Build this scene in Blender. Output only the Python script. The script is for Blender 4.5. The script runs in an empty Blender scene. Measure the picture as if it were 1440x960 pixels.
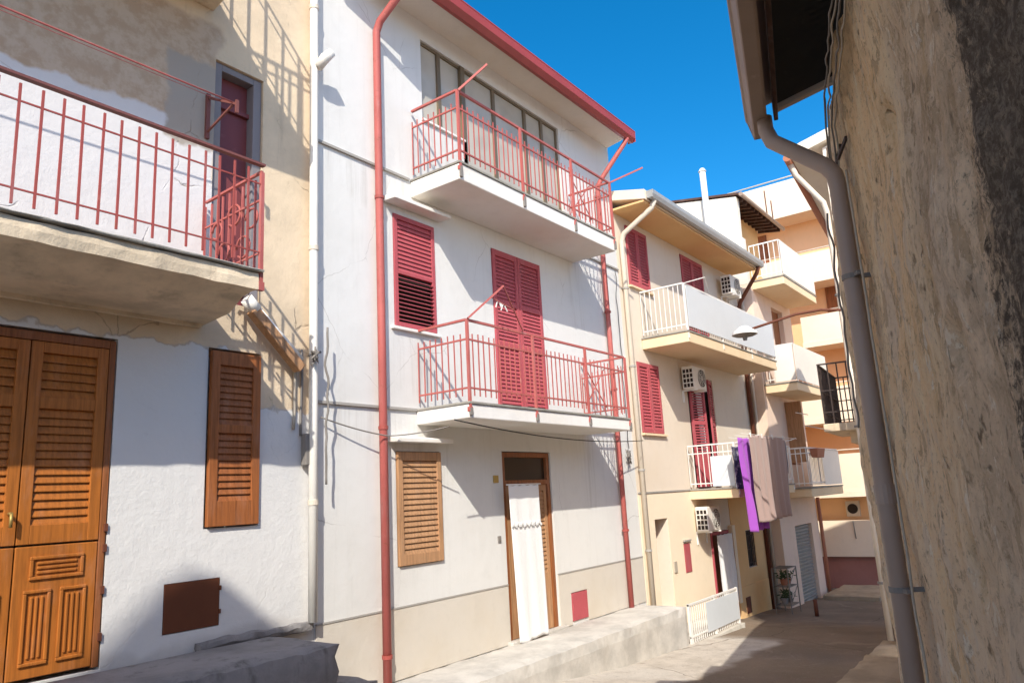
import bpy, bmesh, math, random
from mathutils import Vector, Matrix, noise
random.seed(7)
R = math.radians
scene = bpy.context.scene
COL = scene.collection
LOC = {}

# ------------------------------------------------------------------ materials
class N:
    """small node-tree helper"""
    def __init__(s, name):
        s.m = bpy.data.materials.new(name); s.m.use_nodes = True
        s.t = s.m.node_tree; s.b = s.t.nodes['Principled BSDF']
        s.pos = s.t.nodes.new('ShaderNodeNewGeometry').outputs['Position']
    def link(s, a, b): s.t.links.new(a, b)
    def new(s, k): return s.t.nodes.new(k)
    def val(s, inp, v):
        if isinstance(v, (int, float)): inp.default_value = v
        else: s.link(v, inp)
    def math(s, op, a, b=0.0, clamp=False):
        n = s.new('ShaderNodeMath'); n.operation = op; n.use_clamp = clamp
        s.val(n.inputs[0], a); s.val(n.inputs[1], b); return n.outputs[0]
    def mapping(s, scale, vec=None):
        n = s.new('ShaderNodeMapping'); s.link(vec or s.pos, n.inputs[0])
        n.inputs['Scale'].default_value = scale; return n.outputs[0]
    def noise(s, scale=1.0, detail=4, rough=.6, vec=None, stretch=None, dist=0):
        n = s.new('ShaderNodeTexNoise')
        v = vec or s.pos
        if stretch: v = s.mapping(stretch, v)
        s.link(v, n.inputs['Vector']); n.inputs['Scale'].default_value = scale
        n.inputs['Detail'].default_value = detail; n.inputs['Roughness'].default_value = rough
        n.inputs['Distortion'].default_value = dist
        return n.outputs['Fac']
    def ramp(s, f, a, b, smooth=True):
        n = s.new('ShaderNodeMapRange'); n.interpolation_type = 'SMOOTHSTEP' if smooth else 'LINEAR'
        s.link(f, n.inputs['Value']); n.inputs['From Min'].default_value = a; n.inputs['From Max'].default_value = b
        return n.outputs['Result']
    def mix(s, f, a, b):
        n = s.new('ShaderNodeMix'); n.data_type = 'RGBA'
        s.val(n.inputs['Factor'], f)
        for i, c in ((6, a), (7, b)):
            if isinstance(c, tuple): n.inputs[i].default_value = (*c[:3], 1)
            else: s.link(c, n.inputs[i])
        return n.outputs[2]
    def wobble(s, scale=3.0, amp=.2, detail=4):
        """world position pushed about by noise, for ragged stain edges"""
        n = s.new('ShaderNodeTexNoise'); s.link(s.pos, n.inputs['Vector'])
        n.inputs['Scale'].default_value = scale; n.inputs['Detail'].default_value = detail
        a = s.new('ShaderNodeVectorMath'); a.operation = 'SUBTRACT'; s.link(n.outputs['Color'], a.inputs[0]); a.inputs[1].default_value = (.5, .5, .5)
        b = s.new('ShaderNodeVectorMath'); b.operation = 'SCALE'; s.link(a.outputs[0], b.inputs[0]); b.inputs['Scale'].default_value = amp * 2
        c = s.new('ShaderNodeVectorMath'); c.operation = 'ADD'; s.link(s.pos, c.inputs[0]); s.link(b.outputs[0], c.inputs[1])
        q = s.new('ShaderNodeSeparateXYZ'); s.link(c.outputs[0], q.inputs[0]); return q.outputs
    def band(s, c, lo, hi, soft):
        return s.math('MULTIPLY', s.ramp(c, lo - soft, lo + soft), s.math('SUBTRACT', 1.0, s.ramp(c, hi - soft, hi + soft)))
    def zone(s, x0, x1, z0, z1, soft=.02, scale=3.0, amp=.2, w=None):
        w = w or s.wobble(scale, amp)
        return s.math('MULTIPLY', s.band(w[0], x0, x1, soft), s.band(w[2], z0, z1, soft))
    def finish(s, col, rough=.85, bump=None, strength=.3, dist=.01, metal=0, spec=.3):
        if isinstance(col, tuple): s.b.inputs['Base Color'].default_value = (*col, 1)
        else: s.link(col, s.b.inputs['Base Color'])
        s.val(s.b.inputs['Roughness'], rough); s.b.inputs['Metallic'].default_value = metal
        s.b.inputs['Specular IOR Level'].default_value = spec
        if bump is not None:
            n = s.new('ShaderNodeBump'); n.inputs['Strength'].default_value = strength; n.inputs['Distance'].default_value = dist
            s.link(bump, n.inputs['Height']); s.link(n.outputs[0], s.b.inputs['Normal'])
        return s.m

def dk(c, f): return tuple(x * f for x in c)

def plaster(name, c, dirt=.82, streak=.25, bump=.35, warm=(1.0, .93, .82), patch=.5):
    k = N(name)
    big = k.ramp(k.noise(.55, 5), .42, .68)
    col = k.mix(k.math('MULTIPLY', big, patch), c, tuple(a * dirt * w for a, w in zip(c, warm)))
    st = k.ramp(k.noise(1.0, 5, .65, stretch=(5, 5, .35)), .55, .8)
    col = k.mix(k.math('MULTIPLY', st, streak), col, dk(c, .62))
    fine = k.noise(28, 6, .7); mid = k.noise(5, 5, .6)
    col = k.mix(k.math('MULTIPLY', k.ramp(mid, .5, .75), .18), col, dk(c, .75))
    spots = k.ramp(k.noise(11, 3, .5), .70, .78)
    col = k.mix(k.math('MULTIPLY', spots, .25), col, dk(c, .5))
    h = k.math('ADD', k.math('MULTIPLY', fine, .35), mid)
    return k.finish(col, .92, h, bump, .02, spec=.15)

def paint(name, c, rough=.5, wear=.3, worn=None, bump=.08, metal=0, scale=9, spec=.35, rust=0):
    k = N(name)
    n1 = k.noise(scale, 5, .65); n2 = k.noise(1.6, 4)
    col = k.mix(k.math('MULTIPLY', k.ramp(n2, .35, .7), wear), c, dk(c, .72))
    col = k.mix(k.math('MULTIPLY', k.ramp(n1, .62, .75), wear), col, worn or tuple(min(1, x * 1.35 + .04) for x in c))
    if rust:
        col = k.mix(k.math('MULTIPLY', k.ramp(k.noise(17, 6, .75), .58, .66), rust), col, (.20, .075, .035))
        col = k.mix(k.math('MULTIPLY', k.ramp(k.noise(1.0, 5, .7, stretch=(9, 9, 1.2)), .52, .70), rust), col, tuple(x*.7+.12 for x in c))
    r = k.math('ADD', k.math('MULTIPLY', n1, .25), rough - .12)
    return k.finish(col, r, n1, bump, .01, metal, spec)

def wood(name, c, dark=.55, rough=.45, horizontal=False):
    k = N(name)
    g = k.noise(1.0, 6, .65, stretch=(3, 30, 40) if horizontal else (40, 30, 2.2), dist=.4)
    col = k.mix(k.ramp(g, .35, .7), c, dk(c, dark))
    w = k.ramp(k.noise(2.2, 5), .5, .75)
    col = k.mix(k.math('MULTIPLY', w, .35), col, dk(c, .62))
    bl = k.ramp(k.noise(1.0, 6, .7, stretch=(5, 5, 1.6)), .50, .72)
    col = k.mix(k.math('MULTIPLY', bl, .4), col, tuple(x*.8 + .10 for x in c))
    return k.finish(col, k.math('ADD', k.math('MULTIPLY', g, .3), rough - .1), g, .12, .006, spec=.3)

def concrete(name, c, stain=(.12, .11, .09), amt=.5, bump=.5, scale=1.0):
    k = N(name)
    a = k.noise(2.2 * scale, 6, .65); b = k.noise(14 * scale, 5, .7); d = k.noise(60, 3, .6)
    col = k.mix(k.ramp(a, .35, .7), c, dk(c, .72))
    col = k.mix(k.math('MULTIPLY', k.ramp(k.noise(1.0, 5, .7, stretch=(4, 4, .7)), .52, .74), amt), col, stain)
    col = k.mix(k.math('MULTIPLY', k.ramp(b, .6, .75), .3), col, dk(c, .5))
    h = k.math('ADD', b, k.math('MULTIPLY', d, .5))
    return k.finish(col, .93, h, bump, .015, spec=.2)

def cloth(name, c, c2=None, stripes=0, rough=.95):
    k = N(name)
    f = k.noise(120, 2, .6); col = k.mix(k.math('MULTIPLY', f, .25), c, dk(c, .8))
    if c2:
        col = k.mix(k.ramp(k.noise(7, 3, .6), .5, .62), col, c2)
    m = k.finish(col, rough, k.noise(14, 4), .25, .02, spec=.1)
    try:
        k.b.inputs['Sheen Weight'].default_value = .2
    except Exception: pass
    return m

M = {}
k = N('white plaster')
big = k.ramp(k.noise(.55, 5), .42, .68); mid = k.noise(5, 5, .6); fine = k.noise(28, 6, .7)
c = (.685, .68, .655)
col = k.mix(k.math('MULTIPLY', big, .55), c, (.615, .60, .565))
col = k.mix(k.math('MULTIPLY', k.ramp(mid, .5, .75), .16), col, (.50, .49, .46))
run = k.noise(1.0, 6, .7, stretch=(9, 9, .5)); w = k.wobble(3.0, .12, 5)
st = k.math('MULTIPLY', k.ramp(run, .50, .68), .09)
for x0, x1, z0, z1 in ((6.15, 6.95, 3.15, 3.95), (6.0, 7.1, 1.6, 2.6), (6.45, 6.75, 1.9, 2.95), (10.3, 10.7, 1.6, 2.95), (6.4, 6.7, 4.7, 5.95), (10.3, 10.75, 4.6, 5.95), (6.8, 7.7, 6.3, 6.95), (5.0, 6.5, 2.5, 2.95), (5.0, 6.5, 5.4, 5.95)):
    st = k.math('MAXIMUM', st, k.math('MULTIPLY', k.ramp(run, .44, .64), k.math('MULTIPLY', k.zone(x0, x1, z0, z1, .10, w=w), .28)))
col = k.mix(st, col, (.36, .335, .29))
v = k.new('ShaderNodeTexVoronoi'); v.feature = 'DISTANCE_TO_EDGE'; v.inputs['Scale'].default_value = .5
cc = k.new('ShaderNodeCombineXYZ'); k.link(w[0], cc.inputs[0]); k.link(w[2], cc.inputs[2]); k.link(cc.outputs[0], v.inputs['Vector'])
crack = k.math('MULTIPLY', k.math('SUBTRACT', 1.0, k.ramp(v.outputs['Distance'], .0, .0035)), k.ramp(k.noise(.7, 4), .5, .6))
col = k.mix(k.math('MULTIPLY', crack, .5), col, (.3, .28, .25))
patch = k.ramp(k.noise(.9, 7, .62), .64, .652)
col = k.mix(k.math('MULTIPLY', patch, .30), col, (.60, .60, .59))
M['white'] = k.finish(col, .92, k.math('ADD', k.math('MULTIPLY', fine, .35), mid), .3, .02, spec=.15)
M['dado'] = plaster('beige dado plaster', (.60, .555, .485), .9, .14)
M['trim_grey'] = paint('grey cement trim', (.36, .34, .31), .9, .3)
M['slab_white'] = plaster('white painted concrete', (.78, .76, .72), .88, .18)
M['soffit_cream'] = plaster('cream painted soffit', (.80, .63, .42), .9, .1)
M['soffit_white'] = plaster('off white soffit', (.72, .675, .61), .9, .12)
M['cream3'] = plaster('warm cream plaster', (.71, .625, .515), .95, .12, .25, (1, .95, .88))
M['cream3_low'] = plaster('pale cream plaster', (.83, .71, .54), .92, .14, .25, (1, .95, .88))
M['ochre3'] = plaster('ochre plaster', (.78, .50, .24), .9, .12)
M['pink4'] = plaster('pinkish cream plaster', (.78, .62, .51), .9, .2)
M['grey4'] = plaster('greyish white plaster', (.72, .68, .60), .8, .3)
M['orange5'] = plaster('orange plaster', (.82, .53, .30), .93, .12)
M['cream5'] = plaster('light cream plaster', (.82, .70, .55), .95, .1, .2, (1, .96, .9))
M['red5'] = plaster('dark red plinth plaster', (.36, .17, .14), .75, .3)
M['creamB'] = plaster('ivory plaster', (.78, .72, .62), .9, .15)
M['red'] = paint('faded red enamel', (.45, .115, .10), .55, .5, (.54, .27, .23), rust=.55)
M['red_dark'] = paint('dull red enamel', (.36, .075, .062), .6, .55, (.45, .19, .15), rust=.6)
M['brown_rail'] = paint('rusty brown enamel', (.20, .07, .06), .6, .5, (.30, .12, .08))
M['roof_red'] = paint('red painted sheet metal', (.34, .055, .05), .45, .4)
M['crimson'] = paint('crimson shutter paint', (.44, .085, .10), .6, .4, (.56, .22, .23), rust=.3)
M['wood'] = wood('honey varnished wood', (.45, .148, .026), .66)
M['wood_pale'] = wood('sun bleached brown wood', (.48, .265, .135), .65, .6)
M['wood_dark'] = wood('reddish brown wood', (.30, .105, .035), .6, .5)
M['wood_mid'] = wood('reddish honey wood', (.36, .12, .036), .6, .5)
M['flap'] = paint('dark brown steel', (.13, .04, .017), .6, .4, (.2, .08, .04))
M['door_red'] = paint('dark maroon door paint', (.20, .05, .05), .45, .3)
M['frame_grey'] = paint('grey stone frame', (.24, .22, .23), .85, .3)
M['alu'] = paint('bronze aluminium', (.20, .155, .10), .4, .2, metal=.3)
M['alu_cream'] = paint('cream aluminium', (.60, .46, .31), .45, .2)
M['rust'] = paint('rusty brown steel', (.15, .048, .025), .7, .6, (.22, .08, .04))
M['white_metal'] = paint('white enamel', (.78, .76, .72), .45, .3, (.5, .42, .34))
M['beige_metal'] = paint('beige plastic pipe', (.66, .58, .47), .5, .3)
M['white_pipe'] = paint('white plastic pipe', (.80, .77, .70), .5, .35, (.62, .55, .42))
M['grey_pipe'] = paint('grey brown plastic pipe', (.36, .275, .225), .48, .4, (.42, .33, .27))
M['grey_metal'] = paint('galvanised grey metal', (.42, .43, .42), .45, .4, metal=.3)
M['gutter_brown'] = paint('taupe painted gutter', (.34, .255, .20), .5, .4)
M['brown_board'] = wood('dark brown eave board', (.10, .05, .035), .6, .7, True)
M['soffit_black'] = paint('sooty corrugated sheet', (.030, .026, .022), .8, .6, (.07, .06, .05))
M['black'] = paint('black rubber cable', (.03, .028, .026), .6, .2)
M['cable_grey'] = paint('grey cable', (.22, .20, .18), .65, .3)
M['cable_pale'] = paint('pale dusty cable', (.42, .37, .30), .7, .3)
M['iron'] = paint('black wrought iron', (.05, .035, .03), .6, .4, (.12, .06, .04))
M['brass'] = paint('tarnished brass', (.42, .30, .10), .5, .3, metal=.6)
M['dark_int'] = paint('dark interior', (.03, .02, .016), .8, .2)
M['panel_blue'] = paint('pale blue grey sheet', (.62, .66, .69), .5, .15)
M['panel_cream'] = paint('ivory sheet', (.80, .76, .68), .5, .2)
M['ac'] = paint('ivory plastic casing', (.76, .73, .66), .45, .25)
M['terracotta'] = paint('terracotta', (.42, .17, .10), .8, .3)
M['tile_grey'] = concrete('worn grey tile lip', (.34, .32, .28), amt=.3)
M['concrete'] = concrete('pale concrete', (.56, .53, .47), (.30, .27, .22), .35, .35)
M['pave'] = concrete('pale cement pavement', (.58, .55, .50), (.40, .36, .30), .35, .35)
M['dark_concrete'] = concrete('dark mossy concrete', (.27, .255, .25), (.06, .055, .05), .7, .7)
M['slab_old'] = concrete('weathered cream concrete', (.76, .625, .45), (.20, .16, .11), .38, .45)
M['step_tan'] = concrete('tan stone step', (.46, .36, .245), (.25, .19, .12), .35, .5)
M['curtain'] = cloth('white lace', (.80, .80, .79))
M['sheet_brown'] = cloth('taupe bedspread', (.40, .29, .265))
M['sheet_purple'] = cloth('purple cotton', (.38, .10, .52))
M['sheet_white'] = cloth('white cotton', (.78, .76, .76))
M['navy'] = cloth('navy printed cotton', (.035, .035, .09), (.35, .33, .38))
M['grey_cloth'] = cloth('slate grey cotton', (.16, .15, .18))
M['red_cloth'] = cloth('red cotton', (.50, .06, .09))
M['leaf'] = paint('dusty green leaves', (.055, .085, .03), .6, .4)

# glazing with a pale blind behind it
k = N('window glass over pale blind')
c = k.mix(k.ramp(k.noise(1.2, 3), .4, .7), (.50, .46, .385), (.40, .37, .31))
M['glass'] = k.finish(c, .12, spec=.5)
k = N('dark door glass')
M['glass_dark'] = k.finish((.04, .025, .016), .12, spec=.5)

# old patched wall of the left house
k = N('old patched plaster')
w1 = k.wobble(2.2, .22, 6); w2 = k.wobble(5.0, .12, 6); w3 = k.wobble(1.1, .35, 5)
beige = (.74, .595, .42); cement = (.47, .345, .24); wash = (.69, .68, .66)
n1 = k.noise(.7, 6, .65); n2 = k.noise(6, 6, .65); n3 = k.noise(30, 5, .7)
col = k.mix(k.ramp(n1, .4, .62), beige, dk(beige, .80)); col = k.mix(k.math('MULTIPLY', k.ramp(n2, .58, .72), .3), col, (.50, .41, .30)); col = k.mix(k.math('MULTIPLY', k.ramp(k.noise(1.0, 5, .65, stretch=(6, 6, .4)), .55, .75), .35), col, (.36, .29, .22))
# bare cement between the upper door and the left
cm = k.zone(-8, 3.78, 5.48, 6.75, .05, w=w1)
bc = k.mix(k.ramp(n2, .40, .60), cement, (.56, .44, .33))
col = k.mix(cm, col, bc)
# whitewash behind the balcony
col = k.mix(k.math('MULTIPLY', k.zone(-8, 3.78, 3.9, 5.6, .03, w=w1), .95), col, (.69, .67, .665))
# smooth grey cement collar by the door
col = k.mix(k.zone(3.25, 3.80, 5.35, 6.3, .03, w=w2), col, (.40, .35, .30))
# whitewash of the ground floor
low = k.math('MAXIMUM', k.zone(-8, 3.98, -2, 3.40, .015, w=w2), k.zone(-8, 6, -2, 2.86, .02, w=w2))
lw = k.mix(k.math('MULTIPLY', k.ramp(n1, .45, .7), .5), wash, dk(wash, .86))
lw = k.mix(k.math('MULTIPLY', k.ramp(n2, .60, .72), .25), lw, (.55, .53, .50))
lw = k.mix(k.math('MULTIPLY', k.zone(-8, 5.0, .0, .86, .05, w=w3), .35), lw, (.42, .38, .34))
col = k.mix(low, col, lw)
edge = k.math('MULTIPLY', k.math('SUBTRACT', low, k.math('MULTIPLY', low, low)), 2.2)
col = k.mix(edge, col, (.35, .30, .26))
# hairline cracks
v = k.new('ShaderNodeTexVoronoi'); v.feature = 'DISTANCE_TO_EDGE'; v.inputs['Scale'].default_value = 1.1
cc = k.new('ShaderNodeCombineXYZ'); k.link(w1[0], cc.inputs[0]); k.link(w1[2], cc.inputs[2]); k.link(cc.outputs[0], v.inputs['Vector'])
crack = k.math('MULTIPLY', k.math('MULTIPLY', k.math('SUBTRACT', 1.0, k.ramp(v.outputs['Distance'], .0, .010)), k.ramp(n1, .5, .6)), k.math('SUBTRACT', 1.0, k.math('MULTIPLY', low, .85)))
col = k.mix(k.math('MULTIPLY', crack, .6), col, (.25, .2, .15))
h = k.math('ADD', k.math('ADD', n2, k.math('MULTIPLY', n3, .35)), k.math('MULTIPLY', cm, -.5))
h = k.math('ADD', h, k.math('MULTIPLY', low, .5)); h = k.math('SUBTRACT', h, crack)
M['h1wall'] = k.finish(col, .93, h, .45, .02, spec=.15)

# weathered render of the near right house; position along the wall = 0.9617 x + 0.274 y
k = N('eroded ochre render')
w = k.wobble(1.3, .13, 6)
sep = k.new('ShaderNodeSeparateXYZ'); k.link(k.pos, sep.inputs[0])
along = k.math('ADD', k.math('MULTIPLY', w[0], .9617), k.math('MULTIPLY', w[1], .274))   # 0.274 x + ... ; s0 = 2.72
s_ = k.math('SUBTRACT', along, 2.722)
st1 = k.noise(1.0, 7, .72, stretch=(2.6, 2.6, .8))
st2 = k.noise(1.0, 8, .75, stretch=(14, 14, 2.4))
g1 = k.noise(2.3, 7, .72); g2 = k.noise(13, 8, .75); g3 = k.noise(55, 5, .75)
vo = k.new('ShaderNodeTexVoronoi'); vo.inputs['Scale'].default_value = 15; vo.inputs['Randomness'].default_value = 1
nv = k.new('ShaderNodeVectorMath'); nv.operation = 'ADD'; k.link(k.mapping((1, 1, .6)), nv.inputs[0])
nn = k.new('ShaderNodeTexNoise'); k.link(k.pos, nn.inputs['Vector']); nn.inputs['Scale'].default_value = 14; nn.inputs['Detail'].default_value = 5
ns = k.new('ShaderNodeVectorMath'); ns.operation = 'SCALE'; k.link(nn.outputs['Color'], ns.inputs[0]); ns.inputs['Scale'].default_value = .12; k.link(ns.outputs[0], nv.inputs[1]); k.link(nv.outputs[0], vo.inputs['Vector'])
pit = k.math('MULTIPLY', k.math('SUBTRACT', 1.0, k.ramp(vo.outputs['Distance'], .10, .30)), k.ramp(g1, .46, .62))
g4 = k.noise(32, 8, .8); g5 = k.noise(1.0, 8, .78, stretch=(26, 26, 9))
ochre, buff = (.90, .65, .39), (.92, .74, .50)
col = k.mix(k.ramp(st1, .40, .60), ochre, buff)
col = k.mix(k.math('MULTIPLY', k.ramp(st2, .525, .575), .5), col, (.74, .49, .25))
ww = k.wobble(1.7, .55, 8)
sw = k.math('SUBTRACT', k.math('ADD', k.math('MULTIPLY', ww[0], .9617), k.math('MULTIPLY', ww[1], .274)), 2.722)
gz_ = k.math('SUBTRACT', 1.0, k.ramp(sw, -2.35, -1.55))
gb = k.mix(k.ramp(g1, .40, .58), (.86, .68, .49), (.68, .51, .35))
gb = k.mix(k.math('MULTIPLY', k.ramp(g5, .50, .62), .6), gb, (.38, .27, .17))
col = k.mix(k.math('MULTIPLY', gz_, .92), col, gb)
stk = k.noise(1.0, 9, .8, stretch=(6.5, 6.5, .75), dist=.15)
col = k.mix(k.math('MULTIPLY', k.ramp(stk, .53, .62), .6), col, (.68, .475, .265))
col = k.mix(k.math('MULTIPLY', k.ramp(stk, .62, .69), .55), col, (.42, .28, .155))
strip = k.math('MULTIPLY', k.ramp(k.noise(1.0, 8, .76, stretch=(3.2, 3.2, .9)), .545, .565), k.math('SUBTRACT', 1.0, k.math('MULTIPLY', gz_, .6)))
col = k.mix(k.math('MULTIPLY', strip, .7), col, (.74, .60, .46))
low = k.math('SUBTRACT', 1.0, k.ramp(sep.outputs[2], .9, 2.4))
col = k.mix(k.math('MULTIPLY', low, k.math('MULTIPLY', k.ramp(g1, .44, .48), .75)), col, (.88, .72, .55))
chip = k.ramp(k.noise(5.5, 9, .72, stretch=(1.5, 1.5, .8)), .565, .578)
col = k.mix(k.math('MULTIPLY', chip, .75), col, (.52, .375, .235))
flake = k.ramp(k.noise(7.5, 9, .70, stretch=(1.2, 1.2, .7), dist=.4), .60, .612)
col = k.mix(k.math('MULTIPLY', flake, .8), col, (.95, .84, .68))
col = k.mix(k.math('MULTIPLY', k.ramp(g2, .56, .66), .5), col, (.42, .29, .17))
col = k.mix(k.math('MULTIPLY', k.ramp(g4, .55, .63), .65), col, (.36, .255, .16))
col = k.mix(k.math('MULTIPLY', k.ramp(g4, .46, .36), .6), col, (.90, .74, .53))
col = k.mix(k.math('MULTIPLY', pit, .8), col, (.15, .10, .06))
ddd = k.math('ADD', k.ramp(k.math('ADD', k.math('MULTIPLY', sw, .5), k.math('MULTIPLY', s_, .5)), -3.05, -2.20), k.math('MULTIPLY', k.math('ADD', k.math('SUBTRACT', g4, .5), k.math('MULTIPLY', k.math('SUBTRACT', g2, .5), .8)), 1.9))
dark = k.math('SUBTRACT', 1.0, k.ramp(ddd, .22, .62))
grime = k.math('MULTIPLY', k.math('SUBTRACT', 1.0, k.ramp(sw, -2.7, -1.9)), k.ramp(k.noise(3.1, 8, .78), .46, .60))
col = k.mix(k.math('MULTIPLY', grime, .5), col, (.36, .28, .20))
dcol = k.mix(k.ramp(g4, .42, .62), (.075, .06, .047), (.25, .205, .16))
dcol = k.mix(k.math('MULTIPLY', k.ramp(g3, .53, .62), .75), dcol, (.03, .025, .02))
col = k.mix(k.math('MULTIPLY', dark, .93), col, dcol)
h = k.math('ADD', k.math('ADD', k.math('MULTIPLY', g2, .9), k.math('MULTIPLY', st2, .4)), k.math('MULTIPLY', g4, 1.1))
h = k.math('SUBTRACT', h, k.math('MULTIPLY', pit, .7)); h = k.math('SUBTRACT', h, k.math('MULTIPLY', chip, .5)); h = k.math('ADD', h, k.math('MULTIPLY', flake, .4))
M['awall'] = k.finish(col, .95, h, .75, .035, spec=.12)

# street
k = N('worn street concrete')
a = k.noise(.45, 6, .65); b = k.noise(3.2, 6, .7); d = k.noise(40, 5, .75); e = k.noise(11, 6, .7)
w = k.wobble(1.6, .22, 6)
sunlit = k.math('MULTIPLY', k.ramp(w[1], -2.15, -1.95), k.math('SUBTRACT', 1.0, k.ramp(w[0], 12.4, 13.2)))     # sunlit street painted paler along the houses, its shaded side painted darker
shaded_col = k.mix(k.ramp(a, .36, .66), (.255, .195, .145), (.19, .145, .105))
shaded_col = k.mix(k.math('MULTIPLY', k.ramp(k.noise(1.1, 6, .7, dist=1.2), .56, .64), .5), shaded_col, (.32, .255, .195))
lit_col = k.mix(k.ramp(b, .40, .62), (.53, .475, .405), (.44, .39, .33))
lit_col = k.mix(k.math('MULTIPLY', k.ramp(a, .52, .6), .6), lit_col, (.56, .52, .46))
col = k.mix(sunlit, shaded_col, lit_col)
col = k.mix(k.math('MULTIPLY', k.ramp(e, .54, .68), .4), col, (.20, .165, .135))
col = k.mix(k.math('MULTIPLY', k.ramp(d, .56, .68), .45), col, (.13, .11, .09))
col = k.mix(k.math('MULTIPLY', k.ramp(d, .42, .32), .35), col, (.52, .47, .41))
v = k.new('ShaderNodeTexVoronoi'); v.feature = 'DISTANCE_TO_EDGE'; v.inputs['Scale'].default_value = .30
cc = k.new('ShaderNodeCombineXYZ'); k.link(w[0], cc.inputs[0]); k.link(w[1], cc.inputs[1]); k.link(cc.outputs[0], v.inputs['Vector'])
crack = k.math('SUBTRACT', 1.0, k.ramp(v.outputs['Distance'], .001, .005))
col = k.mix(k.math('MULTIPLY', k.math('MULTIPLY', crack, k.ramp(a, .45, .55)), .6), col, (.08, .065, .05))
hh = k.math('ADD', b, k.math('MULTIPLY', d, .8))
M['street'] = k.finish(col, .92, hh, .5, .018, spec=.2)

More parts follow.
